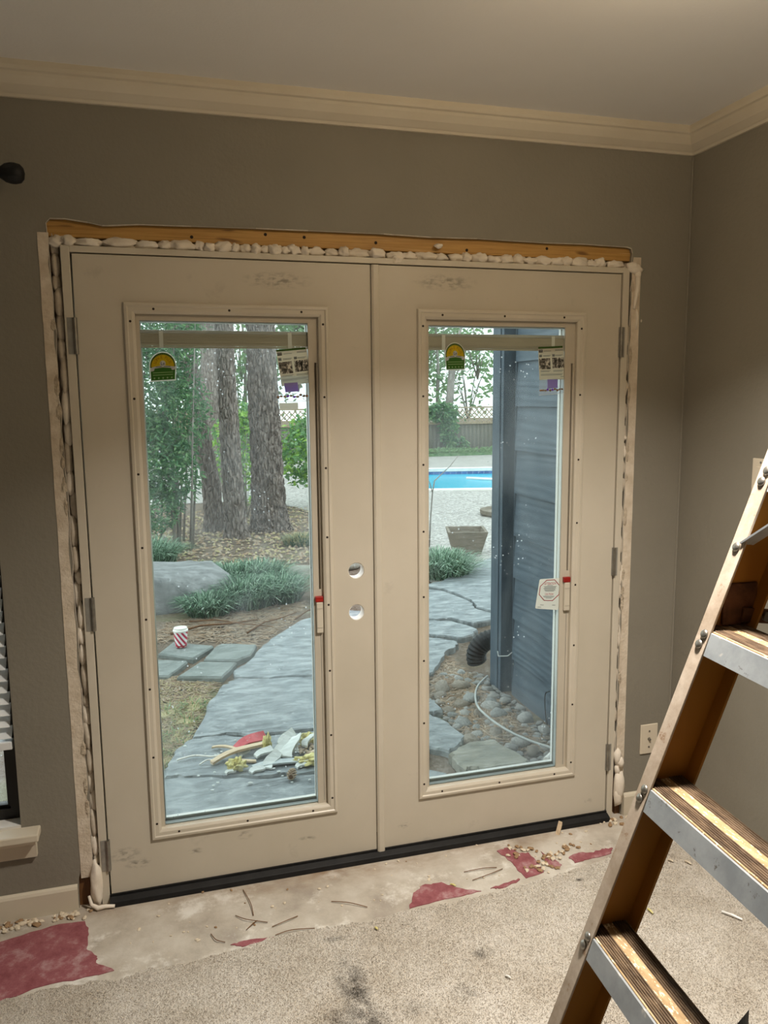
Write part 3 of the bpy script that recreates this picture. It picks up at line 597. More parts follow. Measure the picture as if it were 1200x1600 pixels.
# ------------------------------------------------------------------ leaves, blades, needles
def mesh_np(name, V, F, mt, parent=None, origin=(0,0,0), kind=None):
    L = Vector(WL[parent.name]) if parent is not None else Vector(origin)
    me = bpy.data.meshes.new(name); me.from_pydata((np.asarray(V)-np.array(L)).tolist(), [], F.tolist() if hasattr(F, 'tolist') else F)
    for q in (mt if isinstance(mt, list) else [mt]): me.materials.append(q)
    if isinstance(mt, list):
        me.polygons.foreach_set('material_index', np.random.default_rng(len(F)).integers(0, len(mt), len(F)))
    o = bpy.data.objects.new(name, me); COL.objects.link(o); WL[o.name] = L
    if parent is not None: o.parent = parent
    else: o.location = L
    if kind: o['kind'] = kind
    return o
def leaves(P, ln, wd, seed, droop=-.3, upright=0.):
    rg = np.random.default_rng(seed); n = len(P)
    d = rg.normal(0, 1, (n,3)); d[:,2] = d[:,2]*.5+droop+upright; d /= np.linalg.norm(d, axis=1)[:,None]
    s = rg.normal(0, 1, (n,3)); s -= (s*d).sum(1)[:,None]*d; s /= np.linalg.norm(s, axis=1)[:,None]
    l = ln*rg.uniform(.6,1.35,n)[:,None]; w_ = wd*rg.uniform(.7,1.3,n)[:,None]
    nn = np.cross(d, s)*l*.08
    V = np.stack([P, P+d*l*.45+s*w_-nn, P+d*l, P+d*l*.45-s*w_-nn], 1).reshape(-1,3); i0 = np.arange(n)*4
    return V, np.stack([i0,i0+1,i0+2,i0+3],1)
def leafmat(name, a, b_, sc=9, tr=.35):
    t = NT(name); col = t.ramp(t.noise(sc, None, 3), [(.35, C(a)), (.65, C(b_))]); t.col(col); t.setp(.5, 0, .35)
    tl = t.n('ShaderNodeBsdfTranslucent'); t.l(col, tl.inputs[0]); mx = t.n('ShaderNodeMixShader'); mx.inputs[0].default_value = tr
    t.l(t.b.outputs[0], mx.inputs[1]); t.l(tl.outputs[0], mx.inputs[2]); t.l(mx.outputs[0], t.out.inputs[0]); return t.m
M['lf_dark'] = leafmat('dark_leaf', '#3f6a4a', '#6b9068'); M['lf_mid'] = leafmat('mid_leaf', '#5c8a58', '#8fb07e'); M['lf_lime'] = leafmat('lime_leaf', '#7fae4e', '#aed06e')
M['lf_pale'] = leafmat('fence_leaf', '#7b9a68', '#9ab585'); M['lf_far'] = leafmat('far_leaf', '#74936a', '#93ae84'); M['mondo'] = leafmat('mondo_blade', '#2c4c37', '#587f60', 25, .2); M['mondo2'] = leafmat('mondo_blade_light', '#7fa186', '#b4ccb3', 25, .2)  # trees beyond the fence keep an ordinary leaf green
M['dry'] = leafmat('dry_grass', '#9a9066', '#c4b88c', 12, .2); M['straw'] = pm('pine_straw', '#866f59', '#ae957c', .8, 20, 0); M['litter'] = pm('leaf_litter', '#80705f', '#b0a290', .8, 20, 0)
def clump(name, label, cat, c, rx, ry, h, n, mats, seed, group=None, w_=.005, spread=1.0):
    rg = np.random.default_rng(seed); a = rg.uniform(0, 2*PI, n); rr = np.sqrt(rg.uniform(0,1,n))
    bx, by = c[0]+np.cos(a)*rr*rx*.75, c[1]+np.sin(a)*rr*ry*.75
    dirn = a+rg.normal(0,.7,n); L = h*rg.uniform(.8,1.5,n); out = L*rg.uniform(.35,1.0,n)*spread*(.5+.6*rr); top = h*rg.uniform(.6,1.1,n)*(1.15-.35*rr)
    ux, uy = np.cos(dirn), np.sin(dirn); px_, py_ = -uy*w_, ux*w_; V = []
    for u in (0,.35,.7,1.0):
        x = bx+ux*out*u**1.3; y = by+uy*out*u**1.3; z = c[2]+top*(1.9*u-1.15*u*u)*1.15; k = 1-u*.85
        V += [np.stack([x-px_*k, y-py_*k, z], 1), np.stack([x+px_*k, y+py_*k, z], 1)]
    V = np.stack(V, 1).reshape(-1,3); i0 = np.arange(n)*8
    F = np.concatenate([np.stack([i0+2*k, i0+2*k+1, i0+2*k+3, i0+2*k+2], 1) for k in range(3)])
    r = thing(name, label, cat, c, group); mesh_np('blades', V, F, mats, r)
    MB().blob((c[0],c[1],c[2]+h*.12),(rx*.6,ry*.6,h*.28),2,.3,2,seed,flat=-h*.2).build('crown', mats[0], r, smooth=True)
    return r
mond = 'tufted mondo grass spilling over beside the grey boulder'; mg = 'mondo grass clumps beside the boulder'
for i, (x, y, rx, ry, h) in enumerate([(-.34,3.98,.22,.20,.20),(-.02,4.18,.30,.26,.26),(.28,4.30,.26,.25,.24),(-.08,4.75,.36,.26,.28),(.16,4.95,.36,.25,.26),(-.42,5.10,.34,.22,.24)]):
    clump('mondo_grass', mond, 'grass clump', (x,y,G(x,y)), rx, ry, h, 750, [M['mondo'],M['mondo'],M['mondo2']], 11+i, mg, .0075)
clump('mondo_grass', 'mondo grass tuft at the foot of the leafy bamboo', 'grass clump', (-.86,6.35,G(0,6.35)), .40, .35, .34, 1300, [M['mondo'],M['mondo2']], 31, None, .006)
clump('mondo_grass', 'mondo grass tuft between the path and the planter box', 'grass clump', (1.98,4.78,G(0,4.78)), .36, .42, .27, 1700, [M['mondo'],M['mondo2']], 32, None, .006)
clump('mondo_grass', 'small mondo grass tuft at the foot of the big pine', 'grass clump', (1.05,7.3,G(0,7.3)), .32, .25, .16, 700, [M['mondo'],M['dry']], 33, None, .005)
# dry lawn tufts beside the path and pine straw
def scatter_needles(name, label, poly, n, ln, r, mats, seed, z0, kind='stuff', lift=.012):
    rg = np.random.default_rng(seed); P = np.array(poly); pts = []
    tris = tessellate_polygon([[Vector((p[0],p[1],0)) for p in poly]]); ar = []
    for q in tris:
        a, b_, c_ = P[q[0]], P[q[1]], P[q[2]]; ar.append(abs((b_[0]-a[0])*(c_[1]-a[1])-(b_[1]-a[1])*(c_[0]-a[0])))
    ar = np.array(ar)/sum(ar); ti = rg.choice(len(tris), n, p=ar); u, v_ = rg.uniform(0,1,n), rg.uniform(0,1,n); fl = u+v_ > 1; u[fl], v_[fl] = 1-u[fl], 1-v_[fl]
    T = np.array([list(q) for q in tris])[ti]; A = P[T[:,0]]; xy = A+(P[T[:,1]]-A)*u[:,None]+(P[T[:,2]]-A)*v_[:,None]
    xy[:,0] = np.where(xy[:,0] > 1.13, 1.13-rg.uniform(0,.25,n), xy[:,0]) if 'by the siding' in label else xy[:,0]
    an = rg.uniform(0, 2*PI, n); l = ln*rg.uniform(.5,1.3,n); gz = np.array([z0(x,y) for x, y in xy])
    ux, uy = np.cos(an), np.sin(an); za = gz+rg.uniform(.002,lift,n); zb = gz+rg.uniform(.002,lift*1.6,n)
    a0 = np.stack([xy[:,0]-ux*l/2, xy[:,1]-uy*l/2, za],1); b0 = np.stack([xy[:,0]+ux*l/2, xy[:,1]+uy*l/2, zb],1); s = np.stack([-uy*r, ux*r, np.zeros(n)],1)
    zc = np.zeros((n,3)); zc[:,2] = r
    V = np.stack([a0-s, a0+s, b0+s, b0-s, (a0+b0)/2+zc*1.5], 1).reshape(-1,3); i0 = np.arange(n)*5
    F = np.concatenate([np.stack([i0,i0+1,i0+4],1),np.stack([i0+1,i0+2,i0+4],1),np.stack([i0+2,i0+3,i0+4],1),np.stack([i0+3,i0,i0+4],1)])
    return tag(mesh_np(name, V, F, mats, None, (poly[0][0],poly[0][1],-.14)), label, 'ground litter', None, kind)
soil_at = soilz
scatter_needles('pine_straw', 'rust brown pine straw in the rock bed by the siding', [(1.052,2.225),(1.186,2.461),(1.550,2.821),(1.812,3.061),(1.608,2.635),(1.363,1.922),(1.290,1.243),(1.101,0.837),(0.912,0.994),(0.802,1.108),(0.808,1.556),(0.856,1.858)], 5200, .11, .0024, [M['straw'],M['litter']], 1, soil_at, lift=.016)
scatter_needles('pine_straw', 'thin pine straw on the soil around the square pavers', [(-0.795,3.243),(-0.677,3.807),(-0.325,3.887),(0.163,4.042),(0.513,4.154),(0.329,3.578),(0.073,3.209),(-0.094,2.989),(-0.370,3.203),(-0.637,3.353)], 1300, .13, .0024, [M['straw'],M['litter']], 2, soil_at)
scatter_needles('pine_straw', 'thin pine straw on the soil in front of the pavers', [(-0.791,2.552),(-0.383,2.399),(-0.485,2.010),(-0.576,1.576),(-0.725,1.206),(-0.784,1.224)], 1500, .11, .0024, [M['straw'],M['dry'],M['litter']], 3, soil_at)
scatter_needles('leaf_litter', 'dry leaves strewn under the pine trees', [(-1.6,5.4),(2.0,5.4),(2.0,11),(-1.6,11)], 2600, .07, .014, [M['litter'],M['straw'],M['dry']], 4, soil_at)
for i, (x, y) in enumerate([(-.66,1.55),(-.60,1.75),(-.72,1.30),(-.55,1.95),(-.78,1.55),(-.70,1.9),(-.82,1.2),(-.63,1.42)]):
    clump('dry_grass_tuft', 'straw coloured grass tuft at the edge of the flagstone', 'grass clump', (x,y,G(x,y)), .10, .10, .045, 110, [M['dry'],M['lf_mid']], 60+i, 'dry grass tufts beside the flagstones', .0025, 1.5)
# boulder and border stones
M['rock'] = stonemat('boulder_stone', '#5f6161', '#7c7e7e', '#999b9b', 5)
def boulder(name, label, c, r, seed, amp=.35, mt='rock', group=None, flat_top=None, rot=0, sub=4):
    m = MB().blob(c, r, sub, amp, 1.1, seed, None, 0, rot)
    if flat_top is not None: m.v = [(x, y, min(z, flat_top+.10*(z-flat_top)+.03*noise.noise(Vector((x*5,y*5,seed))))) for x, y, z in m.v]
    return tag(m.build(name, M[mt], smooth=True), label, 'rock', group)
boulder('boulder', 'flat topped grey boulder half hidden by mondo grass', (-.74,4.50,-.02), (.60,.42,.36), 2, .25, flat_top=.15)
for i, (x, y, rx, ry, rz, ro) in enumerate([(.62,5.25,.30,.13,.09,.25),(1.12,5.5,.26,.14,.09,.1),(-.78,5.75,.22,.14,.10,.1),(-.42,5.65,.26,.14,.10,-.1),(.05,5.55,.28,.14,.10,.1)]):
    boulder('border_stone', ['long pale border stone touching the mondo grass near the pine','pale border stone at the outer end of the tree bed','pale border stone beside the bamboo end of the boulder','pale border stone directly behind the boulder','pale border stone behind the middle of the mondo grass'][i], (x,y,G(x,y)+.03), (rx,ry,rz), 8+i, .35, 'flag2', 'border stones of the tree bed', G(x,y)+.085, ro, 3)
for i, (a, b_, r) in enumerate([((-.65,3.45),(.02,3.62),.010),((-.1,3.3),(.35,3.75),.008),((-.5,3.75),(.1,3.4),.006),((.3,3.55),(.7,3.95),.007)]):
    g0, g1 = G(*a)+.02, G(*b_)+.025; tag(MB().tube([(a[0],a[1],g0),((a[0]*2+b_[0])/3,(a[1]*2+b_[1])/3+.03,g0+.02),((a[0]+2*b_[0])/3,(a[1]+2*b_[1])/3-.02,g1+.01),(b_[0],b_[1],g1)], [r,r*.9,r*.8,r*.5], 7).build('fallen_stick', M['stud'], smooth=True), ['longest fallen stick lying on soil behind the square pavers','fallen stick slanting towards the flagstone edge','thinnest fallen stick crossing the longest one','fallen stick between the flagstone and the mondo grass'][i], 'stick', 'fallen sticks behind the pavers')

# ------------------------------------------------------------------ trees
t = NT('pine_bark'); vo = t.n('ShaderNodeTexVoronoi'); vo.feature = 'DISTANCE_TO_EDGE'; vo.inputs['Scale'].default_value = 7.5
nz_ = t.n('ShaderNodeTexNoise'); nz_.inputs['Scale'].default_value = 9; t.l(t.vec(), nz_.inputs['Vector']); ad = t.n('ShaderNodeMix', data_type='VECTOR'); ad.inputs[0].default_value = .12; t.l(t.vec((3.2,3.2,.8)), ad.inputs[4]); t.l(nz_.outputs['Color'], ad.inputs[5]); t.l(ad.outputs[1], vo.inputs['Vector'])
n1 = t.noise(14, t.vec((2,2,.8)), 6, .7); plate = t.ramp(n1, [(.3, C('#655a53')), (.5, C('#8a7e76')), (.7, C('#aaa098'))])
t.col(plate)
t.bump(t.ramp(vo.outputs['Distance'], [(0, (0,0,0)), (.2, (1,1,1))]), .9, .03, t.bump(n1, .5, .01)); M['bark'] = t.setp(.9, 0, .2)
M['barkp'] = pm('twig_bark', '#857e75', '#9f988f', .85, 6, .3, 30)
M['bark2'] = pm('smooth_grey_bark', '#6d665f', '#948d85', .85, 6, .6, 30, stretch=(1,1,.4), dist=.01)
def trunk(name, label, path_, rad, seed, mt='bark', ridge=.05, nseg=44, nz=110, group=None, flare=.3):
    path_ = [Vector(p) for p in path_]; rg = random.Random(seed); v_ = []; f = []; K = len(path_)-1
    for j in range(nz+1):
        u = j/nz*K; i = min(int(u), K-1); w_ = u-i; p = path_[i].lerp(path_[i+1], w_); r0 = rad[i]+(rad[i+1]-rad[i])*w_
        r0 *= 1+flare*math.exp(-(p.z-path_[0].z)/.18)
        for k in range(nseg):
            a = 2*PI*k/nseg; q = Vector((math.cos(a)*7*r0/.2, math.sin(a)*7*r0/.2, p.z*5.0+seed*5))
            dd = noise.voronoi(q)[0]; rr = r0*(1+ridge*(min(dd[1]-dd[0], .5)*2-.5)+.03*noise.noise(q*.4))
            rr *= 1+flare*.5*math.exp(-(p.z-path_[0].z)/.12)*max(0, math.cos(3*a+seed))
            v_.append((p.x+math.cos(a)*rr, p.y+math.sin(a)*rr, p.z))
    for j in range(nz):
        for k in range(nseg): f.append((j*nseg+k, j*nseg+(k+1)%nseg, (j+1)*nseg+(k+1)%nseg, (j+1)*nseg+k))
    f.append(tuple(range(nz*nseg,(nz+1)*nseg)))
    r = thing(name, label, 'tree', tuple(path_[0]), group); MB().add(v_, f).build('trunk', M[mt], r, smooth=True); return r
zt = G(0,9)-.03
def cloud(c, r, n, seed, hollow=.35):
    rg = np.random.default_rng(seed); d = rg.normal(0,1,(n,3)); d /= np.linalg.norm(d,axis=1)[:,None]; k = rg.uniform(hollow,1,n)**.6
    return np.array(c)+d*k[:,None]*np.array(r)
def twigs(n, c, r, seed, rad=.006):
    rg = random.Random(seed); m = MB()
    for i in range(n):
        a = rg.uniform(0,2*PI); e = (c[0]+r[0]*.9*math.cos(a)*rg.random(), c[1]+r[1]*.9*math.sin(a)*rg.random(), c[2]+r[2]*rg.uniform(-.2,.9))
        m.tube([(c[0],c[1],c[2]-r[2]),((c[0]*.6+e[0]*.4),(c[1]*.6+e[1]*.4),(c[2]-r[2])*.5+e[2]*.5+.1),e], [rad,rad*.7,rad*.3], 5)
    return m
T1 = trunk('pine_tree', 'thick pine trunk with deep plated bark', [(.82,8.75,zt),(.80,8.75,.8),(.775,8.75,2.0),(.76,8.76,4.2),(.74,8.8,8.5)], [.235,.215,.195,.18,.14], 1, ridge=.20, nseg=120, nz=460)
T2 = trunk('pine_tree', 'slender mottled pine trunk beside the thick one', [(.30,8.25,G(0,8.25)-.03),(.26,8.25,.9),(.235,8.25,2.2),(.24,8.3,4.5),(.25,8.4,8)], [.145,.13,.115,.105,.08], 2, ridge=.18, nseg=96, nz=400)
T3 = trunk('pine_tree', 'dark leaning pine trunk behind the bamboo leaves', [(.06,8.9,zt),(.02,8.9,.5),(-.12,8.95,1.4),(-.28,9.0,2.6),(-.4,9.1,5)], [.13,.125,.115,.11,.09], 3, 'bark', .18, 80, 300)
T4 = trunk('pine_tree', 'pale pine trunk seen between the leaves far behind', [(.45,14,-.27),(.40,14,2),(.38,14,6)], [.19,.17,.14], 4, 'bark', .03, 32, 60)
def foliage_tree(name, label, base, stem_r, clouds, mats, ln, wd, seed, droop=-.3, group=None, stems=None, cat='tree'):
    r = thing(name, label, cat, base, group); m = MB()
    if stems: 
        for s_ in stems: m.tube(s_, [stem_r*(1-.7*i/(len(s_)-1)) for i in range(len(s_))], 7)
    V, F = [], []; off = 0
    for i, (c, rr, n) in enumerate(clouds):
        v_, f = leaves(cloud(c, rr, n, seed+i), ln, wd, seed*3+i, droop); V.append(v_); F.append(f+off); off += len(v_)
        tw = twigs(7, c, rr, seed+i, stem_r*.35); m.add(tw.v, tw.f)
    m.build('stems', M['barkp' if ln > .25 else 'bark2'], r, smooth=True, fix=False)
    mesh_np('foliage', np.concatenate(V), np.concatenate(F), mats, r); return r
gz = G(0,7.6)
st = []
for i in range(16):
    x = -1.2+R.uniform(0,1.0); y = 7.3+R.uniform(0,.8); tx_ = x+R.uniform(-.25,.35)
    st.append([(x,y,gz-.02),((x*2+tx_)/3,y,1.0),(tx_,y+R.uniform(-.2,.2),R.uniform(2.2,3.2))])
foliage_tree('bamboo_clump', 'tall leafy bamboo clump with many thin stems beside the pines', (-.75,7.6,gz), .016,
    [((-.95,7.5,2.6),(.75,.5,.7),2600),((-.45,7.7,2.5),(.45,.4,.6),1500),((-.85,7.5,1.7),(.62,.5,.7),3000),((-.45,7.6,1.5),(.45,.4,.6),1700),((-.85,7.4,.95),(.55,.45,.55),2400),((-.5,7.5,.75),(.35,.35,.45),1000),((-.80,7.4,.35),(.40,.35,.35),1100)],
    [M['lf_dark'],M['lf_dark'],M['lf_mid']], .085, .013, 7, -.5, None, st, 'bamboo')
foliage_tree('shrub', 'lime green shrub showing between the two pine trunks', (.75,11.2,-.26), .02, [((.70,11.2,.75),(.55,.5,.75),1300),((.8,11.3,1.25),(.42,.4,.35),600)], [M['lf_lime'],M['lf_mid']], .10, .028, 17, -.3, None, [[(.75,11.2,-.26),(.7,11.2,.8)]], 'shrub')
foliage_tree('shrub', 'lime green shrub on the poolside of the thick pine', (1.9,10.9,-.26), .02, [((1.85,10.9,.70),(.65,.5,.62),1700),((2.0,11.0,1.1),(.5,.4,.42),700)], [M['lf_lime'],M['lf_mid'],M['lf_mid']], .10, .028, 18, -.3, None, [[(1.9,10.9,-.26),(1.85,10.9,.8)],[(1.9,10.9,-.26),(2.2,10.9,.6)]], 'shrub')
foliage_tree('shrub', 'bare twiggy shrub with a few leaves behind the slender pine', (.62,9.9,-.25), .012, [((.60,9.9,.35),(.35,.3,.5),170)], [M['lf_mid'],M['lf_lime']], .08, .02, 19, -.3, None, [[(.62,9.9,-.25),(.5,9.9,.5),(.4,9.9,1.0)],[(.62,9.9,-.25),(.8,9.9,.4),(.85,9.9,.9)],[(.62,9.9,-.25),(.62,9.9,.5),(.66,9.9,1.1)]], 'shrub')

# ------------------------------------------------------------------ pool terrace
t = NT('exposed_aggregate'); vo = t.n('ShaderNodeTexVoronoi'); vo.inputs['Scale'].default_value = 34; t.l(t.vec(), vo.inputs['Vector'])
cc = t.ramp(vo.outputs['Color'], [(.2, C('#7d7873')), (.5, C('#a29d97')), (.85, C('#c9c5bf'))]); cc = t.mix(t.ramp(t.noise(1.2, None, 4), [(.4, (0,0,0)), (.7, (.4,.4,.4))]), cc, C('#948f8a')); t.col(cc); t.bump(vo.outputs['Distance'], .4, .01); M['agg'] = t.setp(.6, 0, .4)
ZD = -.235
PN, PF = 12.6, 17.3
dk = struct(thing('pool_terrace', '', 'terrace', (6,12,ZD)), 'pale exposed aggregate terrace around the pool', 'terrace')
o_ = [(2.2,9.0),(30,9.0),(30,21.9),(-14,21.9),(-14,12.6),(1.2,12.1)]
pool_p = [(3.4,PN+.32),(14.5,PN-2.6),(17.0,PF-2.3),(4.4,PF)]
MB().prism(o_, 'z', ZD-.06, ZD, [pool_p]).build('paving', M['agg'], dk)
m_ = sheet(0,1,0,1,14,14,lambda x,y: 0); m_.v = [((1.75+.45*v_+u*(6.2-.45*v_), 4.35+v_*4.66, G(0,4.35+v_*4.66)+.016) if True else 0) for u, v_, _ in m_.v]
m_.build('paving', M['agg'], dk, fix=False)
M['coping'] = pm('pool_coping', '#dcd8d0', '#ece9e3', .6, 12, .3, 50)
def off(P, d):
    cx = sum(p[0] for p in P)/len(P); cy = sum(p[1] for p in P)/len(P); o = []
    for p in P: q = Vector((p[0]-cx,p[1]-cy)); q = q*(1+d/q.length*1.6); o.append((cx+q.x,cy+q.y))
    return o
MB().prism(off(pool_p,.35), 'z', ZD-.055, ZD+.03, [off(pool_p,-.03)]).build('coping', M['coping'], dk, bevel=.008)
pl = struct(thing('swimming_pool', '', 'pool', (9,14.5,-1)), 'turquoise swimming pool in front of the lattice fence', 'pool')
t = NT('pool_water'); t.col(C('#0aa5c4')); t.bump(t.noise(3, t.vec((1,2,1)), 3), .12, .03); M['water'] = t.setp(.25, 0, .2)
t = NT('pool_tile'); br = t.n('ShaderNodeTexBrick'); br.inputs['Scale'].default_value = 6.5; br.offset = 0; br.inputs['Color1'].default_value = C('#1d4a86'); br.inputs['Color2'].default_value = C('#356fae'); br.inputs['Mortar'].default_value = C('#c8d8e4'); br.inputs['Row Height'].default_value = .95; br.inputs['Brick Width'].default_value = .95
t.l(t.vec((1,1,1),(PI/2,0,0)), br.inputs['Vector']); t.col(br.outputs[0]); M['tile'] = t.setp(.25, 0, .5)
ZW = ZD-.13
m_ = MB()
for a, b in zip(pool_p, pool_p[1:]+pool_p[:1]): m_.add([(a[0],a[1],ZW-.05),(b[0],b[1],ZW-.05),(b[0],b[1],ZD-.005),(a[0],a[1],ZD-.005)], [(0,1,2,3)])
m_.build('tile_band', M['tile'], pl, fix=False)
MB().prism(pool_p, 'z', ZW-.01, ZW).build('water', M['water'], pl)
hose = tag(MB().tube([(6.6,15.6,ZW+.02),(7.0,15.1,ZW+.025),(7.6,14.5,ZW+.02),(8.3,14.1,ZW+.02)], .035, 8).build('pool_hose', M['white'], smooth=True), 'white pool cleaner hose floating on the water', 'hose')
# planter box and a low ring on the terrace
M['planter'] = pm('weathered_wood_tub', '#6e6558', '#8a8073', .85, 9, .4, 40, stretch=(1,1,5), dist=.006)
pb = thing('planter_box', 'weathered tapered wooden planter box on the path', 'planter', (2.68,5.85,-.16))
c0 = Vector((2.69,5.88,0)); zb_, zt_ = G(0,5.85)+.02, G(0,5.85)+.285
m_ = MB(); v = []; f = []
for (s_, z) in ((.155,zb_),(.225,zt_),(.195,zt_),(.150,zb_+.10)):
    for (i, j) in ((-1,-1),(1,-1),(1,1),(-1,1)):
        a = -.28; x, y = i*s_, j*s_; v.append((c0.x+x*math.cos(a)-y*math.sin(a), c0.y+x*math.sin(a)+y*math.cos(a), z))
for k in range(3):
    for i in range(4): f.append((k*4+i, k*4+(i+1)%4, (k+1)*4+(i+1)%4, (k+1)*4+i))
f += [(3,2,1,0),(12,13,14,15)]; m_.add(v, f); m_.build('tub', M['planter'], pb)
MB().blob((c0.x,c0.y,zb_+.10),(.15,.15,.05),2,.3,2,3).build('soil', M['soil'], pb)
low = tag(MB().lathe([(.001,ZD),(.42,ZD),(.45,ZD+.03),(.45,ZD+.09),(.38,ZD+.10),(.36,ZD+.06),(.001,ZD+.05)], (4.62,8.9,0), 28).build('stone_bowl', M['planter'], smooth=False), 'low round stone bowl on the terrace behind the corner post', 'bowl')

# ------------------------------------------------------------------ fence
FY = 22.4
fz = [(8.028,1.308),(8.027,0.804),(8.025,-0.190),(10.383,1.215)]
F0, F1, F2 = -.28, fz[1][1], fz[0][1]
M['picket'] = pm('grey_fence_board', '#5d5a52', '#7d7a70', .9, 3, .4, 40, stretch=(6,6,.6), dist=.01); M['lattice'] = pm('tan_lattice', '#8f806a', '#a4957e', .8, 5, .1, 50)
fn = thing('lattice_fence', 'grey board fence topped with tan lattice behind the pool', 'fence', (5,FY,F0))
pk = MB().box(-.066,.066,FY-.012,FY+.008,F0,F1-.02).build('picket', M['picket'], fn)
x = -4.0; first = True
base = pk.data
while x < 14.5:
    o = pk if first else share(pk, fn); first = False
    o.location = (x+5-5, 0, R.uniform(-.012,.012)); x += .142
# picket verts are stored relative to the fence origin, so shift by the origin x
for o in fn.children: o.location.x += 5 - 5
for k in range(9):
    x0 = -4+k*2.05
    MB().box(x0-.05,x0+.05,FY-.07,FY-.012,F0,F2+.02).build('fence_post', M['picket'], fn)
    m_ = MB(); h_ = F2-F1-.05; L_ = 1.95; s_ = .175
    n_ = int((L_+h_)/s_)
    for sg in (1,-1):
        for i in range(n_+1):
            a = i*s_; p0 = (min(a, L_), max(0, a-L_)); p1 = (max(0, a-h_), min(a, h_))
            if sg < 0: p0, p1 = (L_-p0[0],p0[1]), (L_-p1[0],p1[1])
            q0 = Vector((x0+.05+p0[0], FY-.045+.006*sg, F1+p0[1])); q1 = Vector((x0+.05+p1[0], FY-.045+.006*sg, F1+p1[1]))
            if (q1-q0).length < .02: continue
            d_ = (q1-q0).normalized(); m_.obox((q0+q1)/2, ((q1-q0).length/2,.005,.018), (d_, Vector((0,1,0)), d_.cross(Vector((0,1,0)))))
    m_.build('lattice_panel', M['lattice'], fn, fix=False)
    MB().box(x0,x0+2.05,FY-.075,FY-.02,F1-.05,F1).build('lattice_rail', M['lattice'], fn); MB().box(x0,x0+2.05,FY-.075,FY-.02,F2-.03,F2+.02).build('lattice_rail', M['lattice'], fn)
foliage_tree('climbing_vine', 'green vine climbing over the lattice fence', (8.35,FY-.25,F0), .02, [((8.35,FY-.2,1.15),(.62,.22,.35),700),((8.6,FY-.25,.6),(.32,.15,.5),420),((8.9,FY-.3,.1),(.35,.15,.35),260)], [M['lf_mid'],M['lf_dark']], .14, .04, 27, -.4, None, [[(8.5,FY-.2,F0),(8.55,FY-.2,.4),(8.4,FY-.2,1.1)],[(8.5,FY-.2,F0),(8.8,FY-.3,.1),(9.0,FY-.3,.3)]], 'vine')
V, F = [], []; rg = np.random.default_rng(8); n = 6000
P = np.stack([rg.uniform(-3,13,n), FY-.75+rg.normal(0,.14,n), ZD+.02+rg.uniform(0,.20,n)],1); v_, f_ = leaves(P, .12, .02, 5, .2)
hg = thing('low_hedge', 'low strip of green groundcover along the fence', 'hedge', (5,FY-.75,ZD)); mesh_np('foliage', v_, f_, [M['lf_pale'],M['lf_mid']], hg)
MB().box(-3,13,FY-.95,FY-.6,ZD,ZD+.08).build('root_mat', M['lf_mid'], hg)
sap = thing('bare_sapling', 'thin bare sapling forking in front of the pool', 'sapling', (2.42,6.4,-.2))
MB().tube([(2.42,6.4,G(0,6.4)),(2.44,6.4,.2),(2.47,6.42,.48),(2.50,6.43,.62),(2.60,6.45,.70),(2.72,6.5,.78),(2.84,6.5,.92)], [.010,.009,.008,.007,.006,.005,.003], 7).build('stem', M['bark2'], sap, smooth=True)
MB().tube([(2.47,6.42,.48),(2.43,6.40,.60),(2.36,6.38,.70)], [.006,.005,.003], 6).build('side_branch', M['bark2'], sap, smooth=True)
# far trees
def far_tree(label, x, y, h, sp, mats, seed, n=1500):
    r = random.Random(seed); cl = []
    for k in range(7): cl.append(((x+r.uniform(-sp,sp), y+r.uniform(-1,1), h*r.uniform(.25,1.0)), (sp*.75, 1.0, h*.24), n//7))
    foliage_tree('garden_tree', label, (x,y,-.3), .10, cl, mats, .30, .075, seed, -.3, 'trees beyond the fence', [[(x,y,-.3),(x+.1,y,h*.4),(x-.1,y,h*.8)]])
for i, (x, y, h, sp) in enumerate([(-3.6,26,7,1.3),(1.2,29,7,1.4),(4.6,25.6,6.5,1.2),(8.4,27.6,5.0,1.3),(10.6,29,7,2.0),(3.2,34,9,2.6),(-3,35,9,2.6),(12,36,9,2.8)]):
    far_tree('leafy green tree standing beyond the lattice fence', x, y, h, sp, [M['lf_pale'],M['lf_far'],M['lf_far']] if i != 3 else [M['lf_pale'],M['lf_mid']], 70+i, 2000)
bt = trunk('garden_tree', 'bare forked tree just behind the vine on the fence', [(9.15,23.6,-.3),(9.15,23.6,1.4),(9.25,23.6,2.5),(9.35,23.6,3.0),(9.9,23.6,3.35)], [.16,.14,.12,.07,.04], 5, 'bark2', .03, 20, 50)
MB().tube([(9.25,23.6,2.5),(9.05,23.6,2.9),(8.95,23.6,3.6)], [.08,.06,.04], 8).build('branch', M['bark2'], bt, smooth=True); MB().tube([(9.35,23.6,3.0),(9.4,23.6,3.6),(9.7,23.6,4.2)], [.06,.05,.03], 8).build('branch', M['bark2'], bt, smooth=True)

